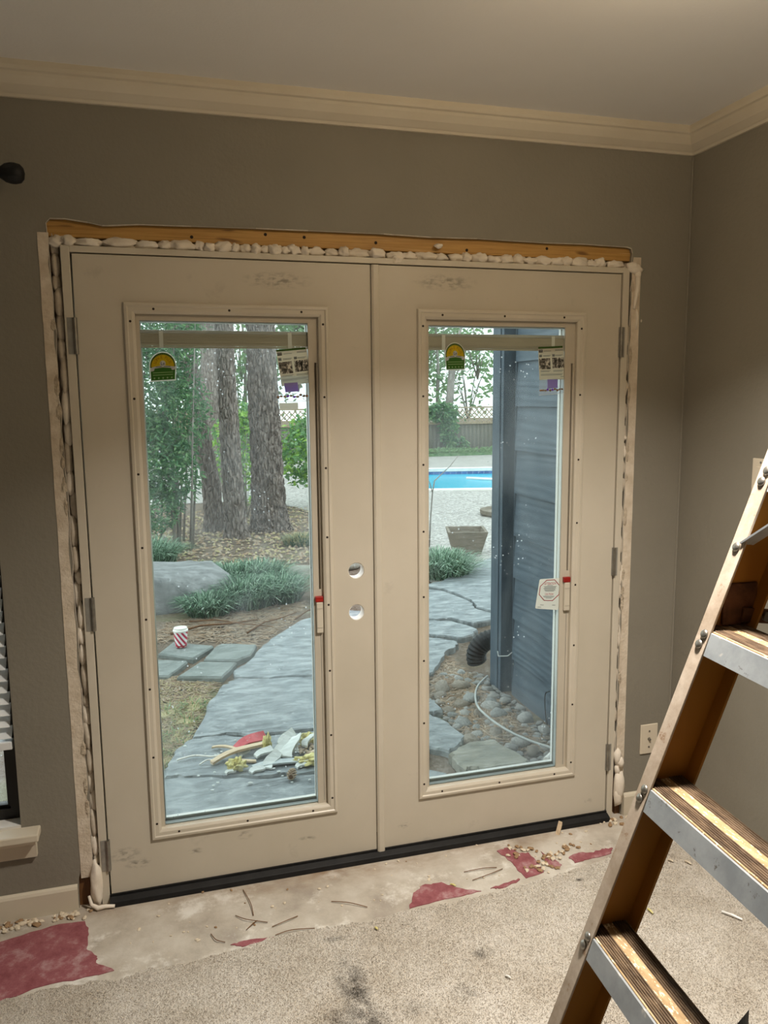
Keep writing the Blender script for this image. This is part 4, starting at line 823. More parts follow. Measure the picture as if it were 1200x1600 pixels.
# ------------------------------------------------------------------ house wing with lap siding
t = NT('slate_siding'); vv = t.vec((1,.42,2.2),(.05,0,0)); wv = t.n('ShaderNodeTexWave'); wv.wave_type = 'BANDS'; wv.bands_direction = 'Z'; wv.inputs['Scale'].default_value = 3.2; wv.inputs['Distortion'].default_value = 11; wv.inputs['Detail'].default_value = 2; wv.inputs['Detail Scale'].default_value = .7
t.l(vv, wv.inputs['Vector']); t.col(t.ramp(t.noise(5, t.vec((1,1,6)), 4), [(.3, C('#424f5a')), (.7, C('#53616c'))]))
t.bump(wv.outputs['Fac'], .35, .004, t.bump(t.noise(120, t.vec((1,.3,3)), 3), .4, .003)); M['siding'] = t.setp(.5, 0, .4)
M['sidetrim'] = pm('slate_trim', '#404d58', '#4e5b66', .5, 6, .15, 60, stretch=(3,3,.6))
wg = struct(thing('wall_wing', '', 'wall', (1.6,.9,-.15)), 'slate blue lap siding wall of the house wing outside', 'wall')
SX = 1.27
MB().box(SX+.022,2.9,.116,1.80,-.2,3.0).build('wing_core', M['osb'], wg)
z = -.17; k = 0
while z < 2.9:
    MB().prism([(SX,z),(SX+.021,z),(SX+.021,z+.262),(SX+.014,z+.262),(SX-.002,z+.004),(SX-.002,z)], 'y', .12, 1.615).build('siding_board', M['siding'], wg); z += .2455
# prism axis y uses (x,z)
MB().box(SX-.052,SX+.03,1.665,1.80,-.2,2.95).build('corner_board', M['sidetrim'], wg, bevel=.003)
MB().box(SX-.058,SX-.052,1.700,1.80,-.2,2.95).build('corner_batten', M['sidetrim'], wg)
MB().box(SX+.0215,SX+.03,1.600,1.670,-.2,2.95).build('channel', M['sidetrim'], wg)
MB().tube([(SX+.016,1.640,-.14),(SX+.016,1.640,2.9)], .006, 6).build('conduit', M['sidetrim'], wg)
# drain elbow, cables, river rocks
de = thing('drain_elbow', 'black corrugated drain elbow behind the corner post', 'pipe', (1.22,1.98,-.14))
pts = []
for k in range(22):
    a = k/21*PI*.62; pts.append((1.285-.10*math.sin(a)*1.05, 1.93+.02*k/21, .10-.16*(1-math.cos(a))*.62))
MB().tube(pts, [.058+(.006 if k % 2 else 0) for k in range(22)], 18).build('elbow', M['black'], de)
M['cable'] = pm('grey_cable', '#9a9d9b', '#b3b5b2', .5, 10, 0)
tag(MB().tube([(1.215,1.70,.10),(1.20,1.655,.085),(1.235,1.60,.10),(1.262,1.60,.12)], .004, 6).build('cable_loop', M['cable'], smooth=True), 'thin grey cable looped around the corner post', 'cable')
def bez(P, n=40):
    out = []; P = [Vector(p) for p in P]; Q = [P[0]]+P+[P[-1]]
    for i in range(1, len(Q)-2):
        for k in range(n//(len(P)-1)):
            u = k/(n//(len(P)-1)); a, b_, c_, d_ = Q[i-1], Q[i], Q[i+1], Q[i+2]
            out.append(.5*((2*b_)+(c_-a)*u+(2*a-5*b_+4*c_-d_)*u*u+(3*b_-a-3*c_+d_)*u**3))
    return out+[P[-1]]
cbl = [(1.157,1.710),(1.069,1.637),(0.992,1.501),(0.937,1.339),(0.930,1.202),(0.941,1.077),(0.966,0.961),(1.013,0.844),(1.080,0.734)]
tag(MB().tube(bez([(x,y,-.07+(.02 if i in (0,) else 0)) for i, (x,y) in enumerate(cbl)], 64), .0065, 8).build('cable', M['cable'], smooth=True), 'grey coaxial cable curving over the river rocks', 'cable')
cb2 = [(1.125,0.055),(1.174,0.019),(1.170,-0.069),(1.144,-0.167)]
tag(MB().tube(bez([(1.258,y,max(z,-.14)) for y, z in cb2], 18), .003, 6).build('wire', M['black'], smooth=True), 'dark wire stub hanging on the siding', 'wire')
tag(MB().tube([(1.00,.66,-.085),(1.16,.80,-.09)], .017, 12).build('plastic_pipe', M['white']), 'short white plastic pipe at the foot of the siding', 'pipe')
protos = []
rm = [stonemat('river_rock_grey', '#868886', '#a0a19e', '#bcbcb8', 5), stonemat('river_rock_tan', '#82766a', '#9b9082', '#b6ab9c', 5), stonemat('river_rock_pale', '#969490', '#b3b1ac', '#cfcdc8', 5)]
rk = random.Random(12); bedp = [(0.852,1.881),(0.987,2.045),(1.222,2.035),(1.253,1.664),(1.242,1.303),(1.226,0.994),(1.063,0.663),(0.957,0.695),(0.910,0.915),(0.886,1.017),(0.772,1.036),(0.760,1.138),(0.764,1.386),(0.802,1.489),(0.817,1.691)]
def inside(x, y, P):
    c = False; j = len(P)-1
    for i in range(len(P)):
        if (P[i][1] > y) != (P[j][1] > y) and x < (P[j][0]-P[i][0])*(y-P[i][1])/(P[j][1]-P[i][1])+P[i][0]: c = not c
        j = i
    return c
placed = []; tries = 0
bx = [p[0] for p in bedp]; by = [p[1] for p in bedp]
while len(placed) < 220 and tries < 6000:
    tries += 1; x, y = rk.uniform(min(bx),max(bx)), rk.uniform(min(by),max(by)); r = rk.uniform(.016,.045) if len(placed) > 10 else rk.uniform(.05,.07)
    if not inside(x, y, bedp) or x > 1.25-r: continue
    if any(math.hypot(x-a, y-b_) < (r+c_)*.78 for a, b_, c_ in placed): continue
    placed.append((x,y,r))
for i, (x, y, r) in enumerate(placed):
    if i < 9:
        o = MB().blob((0,0,0),(1,.78,.55),2,.4,1.3,i+3).build('river_rock', rm[i%3], origin=(0,0,0), smooth=True); protos.append(o)
    else: o = share(protos[rk.randrange(9)])
    o.location = (x,y,soilz(x,y)+r*.32); o.scale = (r,r,r); o.rotation_euler = (rk.uniform(-.3,.3), rk.uniform(-.3,.3), rk.uniform(0,6.28))
    tag(o, 'rounded river rock in the bed at the foot of the siding', 'rock', 'river rocks by the siding')
# ------------------------------------------------------------------ stepladder
t = NT('amber_fibreglass'); t.col(t.ramp(t.noise(7, t.vec((1,1,.2)), 4), [(.35, C('#8a5a17')), (.65, C('#a6722a'))])); t.bump(t.noise(90, None, 3), .1, .002); M['fibre'] = t.setp(.5, 0, .4)
t = NT('dusty_flange'); b = t.ramp(t.noise(9, None, 6, .7), [(.35, C('#9c8b78')), (.55, C('#b3a392')), (.7, C('#c6b9a9'))])
b = t.mix(t.ramp(t.noise(30, t.vec(loc=(2,0,1)), 5, .7), [(.62, (0,0,0)), (.70, (1,1,1))]), b, C('#8c6f55')); t.col(b); t.bump(t.noise(80, None, 4), .2, .002); M['flange'] = t.setp(.7, 0, .3)
t = NT('galvanised_step'); b = t.ramp(t.noise(10, None, 6, .65), [(.35, C('#8d9194')), (.6, C('#a3a6a8'))])
b = t.mix(t.ramp(t.noise(22, t.vec(loc=(1,1,1)), 5, .7), [(.63, (0,0,0)), (.68, (1,1,1))]), b, C('#6b6660')); b = t.mix(t.ramp(t.noise(14, t.vec(loc=(4,1,2)), 3), [(.66, (0,0,0)), (.70, (1,1,1))]), b, C('#d2ccc2')); t.col(b); t.bump(t.noise(60, None, 4), .15, .002); M['galv'] = t.setp(.45, .35, .5)
t = NT('worn_tread'); b = t.ramp(t.noise(12, t.vec((2,.5,2)), 6, .7), [(.33, C('#7d6547')), (.5, C('#a08560')), (.66, C('#bfa580'))])
b = t.mix(t.ramp(t.noise(75, t.vec((2,.5,1)), 5, .7), [(.62, (0,0,0)), (.70, (.6,.6,.6))]), b, C('#5c4128')); b = t.mix(t.ramp(t.noise(90, t.vec((2,.6,1), loc=(3,3,0)), 4, .7), [(.57, (0,0,0)), (.61, (1,1,1))]), b, C('#ead9b8')); t.col(b); t.bump(t.noise(70, None, 4), .3, .003); M['tread'] = t.setp(.65, 0, .35)
M['rib'] = pm('worn_rib', '#4b3a2b', '#7c6650', .6, 60, .2, 90, stretch=(2,.4,1), lo=.40, hi=.72)
M['rust'] = pm('rusty_bracket', '#4a3020', '#6a4530', .7, 30, .4, 90, metal=.3)
ps = -.058; LD = Vector((math.sin(ps), -math.cos(ps), 0)); LM = Vector((math.cos(ps), math.sin(ps), 0)); UZ = Vector((0,0,1))
LB = Vector((-.086,-1.194,0)); TA, TU, LW, LH = .329, .059, .60, 1.80
def Q(z, m=0, d=0): return LB+UZ*z+LM*(TA*z+m)+LD*(TU*z+d)
def QR(z, m=0, d=0): return LB+UZ*z+LM*(TA*z+m)+LD*(LW-TU*z-d)
ld = thing('stepladder', 'old amber fibreglass stepladder with worn metal steps beside the door', 'stepladder', (.2,-1.45,0))
def sweep(sec, q, za, zb): 
    n = len(sec); v_ = [q(za, m, d) for d, m in sec]+[q(zb, m, d) for d, m in sec]
    return MB().add(v_, [(i,(i+1)%n,n+(i+1)%n,n+i) for i in range(n)]+[tuple(range(n)), tuple(range(n,2*n))])
RW = .0175
for q, nm in ((Q,'left'),(QR,'right')):
    rl = sweep([(-RW,.005),(-RW+.004,.005),(-RW+.004,.092),(RW,.092),(RW,.097),(-RW,.097)], q, .012, LH).build('front_rail', M['fibre'], ld)
    MB().add(*(lambda s: (s.v, s.f))(sweep([(-RW,0),(RW,0),(RW,.005),(-RW,.005)], q, .012, LH))).build('rail_flange', M['flange'], rl, bevel=.0012)
    c_ = q(.012,.048,0); MB().box(c_.x-.065,c_.x+.065,c_.y-.028,c_.y+.028,0,.03).build('foot', M['black'], ld, bevel=.004)
nrm = (-LM+UZ*TA).normalized()
def rivet(q, z, d, par, r=.0095):
    c_ = q(z, 0, d); m = MB(); prof = [(r,0),(r*.95,.0022),(r*.7,.0045),(r*.3,.0056),(.0003,.0058)]
    e1 = LD; e2 = nrm.cross(e1); n = 14; v_ = []; f = []
    for (rr, h) in prof:
        for k in range(n): a = 2*PI*k/n; v_.append(c_+nrm*h+e1*rr*math.cos(a)+e2*rr*math.sin(a))
    for i in range(len(prof)-1):
        for k in range(n): f.append((i*n+k, i*n+(k+1)%n, (i+1)*n+(k+1)%n, (i+1)*n+k))
    f.append(tuple(reversed(range(n)))); m.add(v_, f); m.build('rivet', M['steel'], par, smooth=True)
ZST = [.245,.55,.855,1.16,1.465]
for k, z in enumerate(ZST):
    s0 = -RW+.0045; ln_ = LW-2*TU*z
    def P(m, zz, d): return Q(z)+LM*(TA*(zz)+m)+UZ*zz+LD*d
    def ext(prof, da, db):
        n = len(prof); v_ = [P(m, h, da) for m, h in prof]+[P(m, h, db) for m, h in prof]
        return MB().add(v_, [(i,(i+1)%n,n+(i+1)%n,n+i) for i in range(n)]+[tuple(range(n)),tuple(range(n,2*n))])
    d0, d1 = s0, ln_-s0
    f0, f1 = RW+.0012, ln_-RW-.0012
    st_ = ext([(.0055,-.042),(.0055,0),(.090,0),(.090,-.034),(.087,-.034),(.087,-.003),(.0085,-.003),(.0085,-.042)], d0, d1).build('step', M['galv'], ld)
    # thicker front nosing between the rails
    ext([(.0005,-.042),(.0005,-.0005),(.0055,.0),(.0055,-.042)], f0, f1).build('step_nosing', M['galv'], st_)
    tr = ext([(.004,.0001),(.004,.0022),(.089,.0022),(.089,.0001)], d0, d1).build('tread', M['tread'], st_)
    for b0 in (.007,.058):
        for j in range(6): 
            a = b0+j*.0050; ext([(a,.0022),(a+.0006,.0048),(a+.0022,.0048),(a+.0028,.0022)], d0, d1).build('rib', M['rib'], st_)
    for q in (Q, QR):
        for dz, dd in ((-.006,.004),(-.026,.0)): rivet(q, z+dz, dd, ld)
rivet(Q, 1.318, .0, ld)
# knee brace under the upper step
a, b = Q(1.325,.012,RW-.010), Q(1.325,.012,RW-.010)+LD*.17+UZ*.135+LM*.05
dr = (b-a).normalized(); sd = LM
m_ = MB(); m_.obox((a+b)/2, ((b-a).length/2, .0165, .0018), (dr, (sd-dr*sd.dot(dr)), dr.cross(sd-dr*sd.dot(dr))))
m_.build('knee_brace', M['galv'], ld)
# rusty spreader bracket and arm
c_ = Q(1.205, .062, -RW+.0075)
br_ = MB().obox(c_, (.036,.003,.040), (LM+UZ*.0, LD, UZ)).build('spreader_bracket', M['rust'], ld, bevel=.002)
e = Q(1.185,.075,-RW+.014); MB().obox(e+LM*.14-UZ*.02, (.145,.004,.014), (LM-UZ*.14, LD, UZ+LM*.14)).build('spreader_arm', M['rust'], ld, bevel=.002)
MB().tube([e+LM*.045-UZ*.006-LD*.006, e+LM*.045-UZ*.006+LD*.012], .009, 12).build('pivot_bolt', M['steel'], br_)
# back legs and top cap
top = LB+LM*(TA*LH)+UZ*LH
for d in (TU*LH+.03, LW-TU*LH-.03):
    p1 = top+LM*.11+LD*d; p0 = LB+LM*(TA*LH+.50)+LD*(d+(-.06 if d < .3 else .06)); p0.z = 0
    dz_ = (p1-p0).normalized(); m_ = MB(); m_.obox((p0+p1)/2+UZ*.0, (.030,.012,(p1-p0).length/2), (LM-dz_*LM.dot(dz_), LD, dz_)); m_.build('rear_leg', M['fibre'], ld, bevel=.002)
for z in (.45,1.0,1.5):
    u = z/LH; c0_ = LB+LM*(TA*LH+.50-.39*u)+LD*(LW/2)+UZ*z; MB().obox(c0_, (.012,.19+.02*(1-u),.012), (LM, LD, UZ)).build('rear_rung', M['galv'], ld)
c_ = top+LM*.055+LD*(LW/2); MB().obox(c_+UZ*.008, (.10,.25,.012), (LM, LD, UZ)).build('top_cap', M['galv'], ld, bevel=.006)

# ------------------------------------------------------------------ stickers and cards on the glass
def quad(qd):
    a, b, c_, d = [Vector(p) for p in qd]      # bottom-left, bottom-right, top-right, top-left
    return lambda u, v_: tuple(a*(1-u)*(1-v_)+b*u*(1-v_)+c_*u*v_+d*(1-u)*v_)
YG = .0190
def flat(f, pts, name, mt, par, y=0, th=.0003): return MB().prism([f(*p) for p in pts], 'y', YG-y-th, YG-y).build(name, mt, par)
rect = lambda a, b, c_, d: [(a,b),(c_,b),(c_,d),(a,d)]
def plain(name, h, rough=.5):
    t = NT(name); t.col(C(h)); t.setp(rough); tl = t.n('ShaderNodeBsdfTranslucent'); tl.inputs[0].default_value = C(h); mx = t.n('ShaderNodeMixShader'); mx.inputs[0].default_value = .5
    t.l(t.b.outputs[0], mx.inputs[1]); t.l(tl.outputs[0], mx.inputs[2]); t.l(mx.outputs[0], t.out.inputs[0]); return t.m
M['s_white'] = plain('sticker_white','#eef0ea'); M['s_green'] = plain('sticker_green','#4d8f35'); M['s_dkgreen'] = plain('sticker_dark_green','#49702a'); M['s_yel'] = plain('sticker_yellow','#ffe222'); M['s_or'] = plain('sticker_orange','#d0a010'); M['s_grey'] = plain('sticker_grey','#8d9292'); M['s_lgreen'] = plain('sticker_pale_green','#bfe3a0'); M['s_black'] = plain('print_black','#1d1d1d'); M['s_red'] = plain('print_red','#b8202c'); M['s_cream'] = plain('card_cream','#e6e2d3'); M['s_purple'] = plain('packet_purple','#8a2fd0',.3)
def photo_mat(name, sc):
    t = NT(name); t.col(t.ramp(t.noise(sc, t.vec((1,.1,1)), 3, .6), [(.40, C('#1e1e1c')), (.52, C('#77746c')), (.60, C('#d9d6cb'))])); return t.setp(.5)
M['photo'] = photo_mat('grey_photo_print', 70); M['photo2'] = photo_mat('light_photo_print', 110)
def text(body, f, u, v_, size, name, mt, par, y=.0012, rot=0, asp=1.0):
    cu_ = bpy.data.curves.new('t', 'FONT'); cu_.body = body; cu_.align_x = 'CENTER'; cu_.align_y = 'CENTER'; cu_.size = 1; cu_.resolution_u = 2
    ob = bpy.data.objects.new('t', cu_); me = bpy.data.meshes.new_from_object(ob); bpy.data.objects.remove(ob); bpy.data.curves.remove(cu_)
    cs, sn = math.cos(rot), math.sin(rot); m = MB(); V_ = []
    for w_ in me.vertices:
        x, z = w_.co.x*size*asp, w_.co.y*size; p = f(u+x*cs-z*sn, v_+x*sn+z*cs); V_.append((p[0], YG-y, p[1]))
    m.add(V_, [tuple(p.vertices) for p in me.polygons]); bpy.data.meshes.remove(me)
    return m.build(name, mt, par, fix=False)
def energy_sticker(qd, label):
    f = quad(qd); s = thing('energy_sticker', label, 'sticker', (f(.5,0)[0], YG, f(.5,0)[1]), 'energy stickers on the glass')
    def arch(k, yb, zt=1.0, n=18):
        cx, cy = .5, .52; rx, ry = .5*k, (zt-.52)*k; P_ = [(cx-rx*.93, yb),(cx+rx*.93, yb)]
        return P_+[(cx+rx*math.cos(PI*i/n), cy+ry*math.sin(PI*i/n)) for i in range(n+1)]
    flat(f, arch(1,0), 'backing', M['s_white'], s)
    flat(f, arch(.93,.04), 'arch', M['s_dkgreen'], s, .0003)
    n = 22; sun = []
    for i in range(2*n+1):
        a = PI*i/(2*n); k = .80 if i % 2 == 0 else .90; sun.append((.5+.5*k*math.cos(a), .50+.47*k*math.sin(a)))
    flat(f, [(.90,.50),(.90,.46),(.10,.46),(.10,.50)][::-1][0:0]+[(.08,.44),(.92,.44)]+sun, 'sun', M['s_yel'], s, .0006)
    flat(f, rect(.06,.04,.94,.36), 'field', M['s_green'], s, .0006)
    flat(f, [(.18,.36),(.82,.36),(.80,.44),(.5,.465),(.20,.44)], 'hill', M['s_green'], s, .0010)
    flat(f, [(.06,.34),(.17,.36),(.20,.44),(.5,.47),(.80,.44),(.83,.36),(.94,.38),(.96,.48),(.82,.50),(.5,.545),(.18,.50),(.04,.46)], 'ribbon', M['s_white'], s, .0009)
    for a, b_ in ((.24,.46),(.54,.78)): flat(f, rect(a,.482,b_,.505), 'ribbon_print', M['s_grey'], s, .0012, .0002)
    flat(f, [(.5+.105*math.cos(2*PI*i/20), .60+.10*math.sin(2*PI*i/20)) for i in range(20)], 'disc', M['s_white'], s, .0012)
    text('Le', f, .5, .60, .16, 'lettering', M['s_black'], s, .0018)
    for i, ch in enumerate('LOW-E PLUS'):
        if ch == ' ': continue
        a = PI*(.90-.80*i/9); text(ch, f, .5+.29*math.cos(a), .545+.27*math.sin(a), .15, 'lettering', M['s_or'], s, .0013, a-PI/2)
    for z in (.285,.205): flat(f, rect(.13,z,.87,z+.022), 'printed_line', M['s_lgreen'], s, .0012, .0002)
    for i in range(5):
        cx = .18+.16*i; P_ = []
        for k in range(10): r = .045 if k % 2 == 0 else .02; a = PI/2+k*PI/5; P_.append((cx+r*math.cos(a), .11+r*math.sin(a)))
        flat(f, P_, 'star', M['s_lgreen'], s, .0012, .0002)
energy_sticker([(-0.691,1.653),(-0.612,1.658),(-0.610,1.744),(-0.690,1.742)], 'round topped yellow and green sticker on the glass beside the window side hinge')
energy_sticker([(0.258,1.688),(0.329,1.690),(0.328,1.780),(0.253,1.780)], 'round topped yellow and green sticker on the glass beside the centre astragal')
def info_card(qd, label, kind):
    f = quad(qd); s = thing('instruction_card', label, 'card', (f(.5,0)[0], YG, f(.5,0)[1]), 'instruction cards on the glass')
    flat(f, rect(0,0,1,1), 'card', M['s_cream'], s, .0008)
    flat(f, rect(0,.955,.97,1.01), 'green_strip', M['s_dkgreen'], s, .0013)
    flat(f, rect(.02,.845,.17,.925), 'logo_box', M['s_black'], s, .0013)
    text('MMI', f, .095, .885, .07, 'lettering', M['s_white'], s, .0018)
    for a, b_, z in ((.22,.50,.87),(.66,.98,.90),(.66,.98,.875),(.18,.48,.74),(.18,.44,.715),(.66,.95,.74),(.66,.9,.715),(.06,.45,.28),(.06,.40,.25),(.55,.95,.28),(.55,.9,.25),(.06,.92,.17),(.06,.88,.14),(.82,.97,.09)):
        flat(f, rect(a,z,b_,z+.012), 'text_line', M['s_grey'], s, .0013, .0002)
    for a in (.03,.54): flat(f, rect(a,.70,a+.10,.775), 'icon_box', M['s_grey'], s, .0013)
    flat(f, rect(.02,.33,.45,.66), 'printed_photo', M['photo'], s, .0013); flat(f, rect(.53,.35,.98,.67), 'printed_photo', M['photo2' if kind else 'photo'], s, .0013)
    if kind: flat(f, [(.74,.37),(.79,.37),(.78,.48),(.81,.56),(.78,.60),(.77,.64),(.74,.64),(.735,.60),(.72,.55),(.745,.48)], 'printed_figure', M['s_black'], s, .0017)
info_card([(-0.292,1.638),(-0.198,1.649),(-0.210,1.759),(-0.307,1.750)], 'curling paper instruction card with two grey photos taped near the lock bores', True)
info_card([(0.603,1.655),(0.702,1.657),(0.692,1.771),(0.596,1.766)], 'straight paper instruction card with two grey photos over the siding view', False)
t = NT('clear_bag'); t.t.nodes.remove(t.b); tr_ = t.n('ShaderNodeBsdfTransparent'); tr_.inputs[0].default_value = (.93,.97,1,1); gl_ = t.n('ShaderNodeBsdfPrincipled'); gl_.inputs['Base Color'].default_value = (.85,.92,1,1); gl_.inputs['Roughness'].default_value = .25; gl_.inputs['Transmission Weight'].default_value = 0
mx_ = t.n('ShaderNodeMixShader'); mx_.inputs[0].default_value = .16; t.l(tr_.outputs[0], mx_.inputs[1]); t.l(gl_.outputs[0], mx_.inputs[2]); t.l(mx_.outputs[0], t.out.inputs[0]); M['bag'] = t.m
M['brass'] = pm('hardware_brass', '#6b4630', '#a98363', .4, 60, .2, 90, metal=.6)
def bag(qd, label, pk_, seed, hw):
    f = quad(qd); s = thing('hardware_bag', label, 'plastic bag', (f(.5,0)[0], YG, f(.5,0)[1]), 'hardware bags on the glass')
    flat(f, rect(0,0,1,1), 'bag', M['bag'], s, .0040, .0004)
    flat(f, rect(0,0,1,.02), 'bag_seam', M['s_white'], s, .0045, .0003)
    flat(f, pk_, 'purple_packet', M['s_purple'], s, .0020, .0008)
    r = random.Random(seed)
    for i in range(10):
        u = .08+.84*i/9; p = f(u, hw+r.uniform(-.03,.05)); k = abs(u-.5) < .2
        MB().blob((p[0], YG-.0030, p[1]), (.0058,.0020,.0042), 1, .5, 2, seed+i).build('screw_pack', M['s_purple' if k and i % 2 else 'brass'], s)
bag([(-0.312,1.588),(-0.203,1.591),(-0.203,1.673),(-0.318,1.667)], 'clear bag of screws with purple packet, wider one beside the pine trunk', [(.30,.38),(.68,.40),(.66,.75),(.28,.74)], 3, .22)
bag([(0.600,1.603),(0.696,1.608),(0.697,1.659),(0.601,1.657)], 'clear bag of screws with purple packet over the siding view', [(.35,.40),(.75,.42),(.74,1.0),(.33,1.0)], 9, .30)
f_ = quad([(-0.300,1.564),(-0.241,1.567),(-0.241,1.587),(-0.302,1.586)]); o_ = MB().prism([f_(*p) for p in rect(0,0,1,1)], 'y', YG-.0008, YG-.0004).build('paper_slip', M['s_white']); tag(o_, 'small white paper slip below the bag of screws', 'paper')
f = quad([(0.602,0.843),(0.694,0.830),(0.702,0.949),(0.618,0.950)]); s = thing('caution_card', 'white caution card with a red octagon outline beside the slider', 'card', (f(.5,0)[0], YG, f(.5,0)[1]))
P_ = []
for cx, cy, a0 in ((.06,.05,PI),(.94,.05,1.5*PI),(.94,.95,0),(.06,.95,.5*PI)):
    for k in range(4): a = a0+k*PI/6; P_.append((cx+.06*math.cos(a), cy+.05*math.sin(a)))
flat(f, P_, 'card', M['s_white'], s, .0006)
oc = lambda r: [(.53+r*.50*math.cos(PI/8+k*PI/4), .62+r*.37*math.sin(PI/8+k*PI/4)) for k in range(8)]
MB().prism([f(*p) for p in oc(1.0)], 'y', YG-.0014, YG-.0009, [[f(*p) for p in oc(.94)][::-1]]).build('octagon_outline', M['s_red'], s)
text('ATTENTION', f, .53, .83, .115, 'lettering', M['s_red'], s, .0014, 0, .85); text('CAUTION', f, .53, .49, .10, 'lettering', M['s_red'], s, .0014, 0, .85)
for a, b_, z in ((.40,.66,.77),(.24,.84,.735),(.28,.80,.705),(.24,.82,.675),(.28,.78,.645),(.30,.80,.615),(.34,.74,.585),(.28,.78,.42),(.30,.74,.39),(.40,.66,.36),(.20,.35,.13),(.72,.86,.14),(.10,.25,.05)):
    flat(f, rect(a,z,b_,z+.014), 'text_line', M['s_grey'], s, .0010, .0002)
# ------------------------------------------------------------------ loose things outside
t = NT('striped_paper'); wv = t.n('ShaderNodeTexWave'); wv.inputs['Scale'].default_value = 12; wv.wave_type = 'BANDS'; wv.bands_direction = 'DIAGONAL'; wv.wave_profile = 'SIN'
t.l(t.vec((1.6,.0,1.1)), wv.inputs['Vector']); t.col(t.ramp(wv.outputs['Fac'], [(.48, C('#f1eeee')), (.55, C('#c2224a'))])); M['stripe'] = t.setp(.5)
cz0 = -.0985; cup = thing('paper_cup', 'red and white striped paper cup with white lid on the paver', 'cup', (-.585,3.02,cz0))
cpx = (-.585,3.02,0)
MB().lathe([(.001,cz0),(.036,cz0),(.038,cz0+.003),(.048,cz0+.112),(.001,cz0+.112)], cpx, 28).build('sleeve', M['stripe'], cup, smooth=False)
MB().lathe([(.0485,cz0+.110),(.052,cz0+.112),(.052,cz0+.122),(.047,cz0+.126),(.045,cz0+.138),(.039,cz0+.140),(.037,cz0+.134),(.001,cz0+.134)], cpx, 28).build('lid', M['white'], cup)
MB().lathe([(.037,cz0+.0005),(.0375,cz0),(.0395,cz0+.016),(.039,cz0+.016)], cpx, 28).build('base_band', M['s_red'], cup)
M['gyps'] = pm('drywall_scrap', '#c9cdca', '#dfe2df', .8, 12, .3, 60); M['insul'] = pm('yellow_insulation', '#cfc27a', '#e4dba0', .95, 30, .9, 90, dist=.01); M['woodscrap'] = wood('pale_wood_scrap', ['#b39a7c','#d2bc9e','#c2aa8b']); M['pinkpaint'] = pm('pink_painted_scrap', '#b54a52', '#cf6a6e', .7, 20, .2, 60); M['gscrap'] = pm('grey_scrap', '#a5adaf', '#c2c9ca', .6, 10, .2, 60)
ZD0 = -.096
def board(name, label, cat, a, b, w_, th, mt, z0=0, z1=0, bend=0, group=None, n=6, twist=0):
    a = Vector((a[0],a[1],ZD0+z0)); b = Vector((b[0],b[1],ZD0+z1)); d = (b-a); s_ = Vector((-d.y,d.x,0)).normalized(); v_ = []; f = []
    for i in range(n+1):
        u = i/n; c_ = a+d*u+Vector((0,0,bend*4*u*(1-u)))+s_*(.01*math.sin(u*5)); tw = twist*u; e = s_*math.cos(tw)+Vector((0,0,1))*math.sin(tw)
        k = w_/2*(.75+.25*math.sin(PI*(.15+.7*u))); h = Vector((0,0,th))
        v_ += [c_-e*k, c_+e*k, c_+e*k+h, c_-e*k+h]
    for i in range(n):
        for k in range(4): f.append((i*4+k, i*4+(k+1)%4, (i+1)*4+(k+1)%4, (i+1)*4+k))
    f += [(3,2,1,0), (n*4,n*4+1,n*4+2,n*4+3)]
    return tag(MB().add(v_, f).build(name, M[mt]), label, cat, group)
board('wood_strip', 'pale curved wood strip lying across the rubbish heap', 'wood scrap', (-.505,1.10), (-.255,1.20), .034, .012, 'woodscrap', .004, .025, .012)
board('wood_strip', 'narrow wood strip poking out behind the curved one', 'wood scrap', (-.49,1.27), (-.33,1.17), .018, .008, 'woodscrap', .008, .004, .01)
board('wood_strip', 'thin pinkish wood sliver under the curved strip', 'wood scrap', (-.44,1.09), (-.30,1.08), .022, .008, 'woodscrap', .0, .0, .004)
board('painted_scrap', 'pink red painted scrap in the middle of the rubbish heap', 'scrap', (-.385,1.215), (-.235,1.26), .060, .006, 'pinkpaint', .012, .045, .01, None, 5, .5)
board('metal_strip', 'grey ribbed strip lying flat in the rubbish heap', 'scrap', (-.325,1.005), (-.075,1.02), .045, .008, 'gscrap', .002, .004, .004)
for i, (x0, y0, x1, y1, w_, z0, z1, tw) in enumerate([(-.21,1.06,-.13,1.17,.05,.005,.05,.5),(-.16,1.05,-.10,1.16,.06,.01,.06,-.4),(-.26,.98,-.20,1.08,.05,.0,.03,.6),(-.34,.96,-.28,.99,.035,.0,.008,.3),(-.17,1.17,-.10,1.22,.05,.02,.06,.7),(-.11,1.10,-.09,1.19,.045,.01,.05,-.6),(-.30,1.10,-.22,1.13,.04,.01,.03,.4),(-.45,.98,-.41,1.0,.02,.0,.006,.2),(-.13,.95,-.07,.97,.03,.0,.012,.5),(-.06,1.12,-.02,1.16,.04,.02,.06,-.4),(-.37,1.14,-.33,1.18,.03,.0,.02,.5)]):
    board('drywall_scrap', 'bent grey white drywall scrap in the rubbish heap', 'scrap', (x0,y0), (x1,y1), w_, .009, 'gyps', z0, z1, .0, 'drywall scraps in the rubbish heap', 4, tw)
def tuft(label, c, r, seed): 
    return tag(MB().blob((c[0],c[1],ZD0+r[2]*.7), r, 4, .9, 2.6, seed, flat=-r[2]*.7).build('insulation_tuft', M['insul'], smooth=True), label, 'insulation', 'insulation tufts in the rubbish heap')
tuft('round yellow insulation tuft in front of the curved wood strip', (-.395,1.02), (.036,.034,.028), 1); tuft('upright yellow insulation tuft beside the pink scrap', (-.235,1.17), (.020,.026,.045), 2)
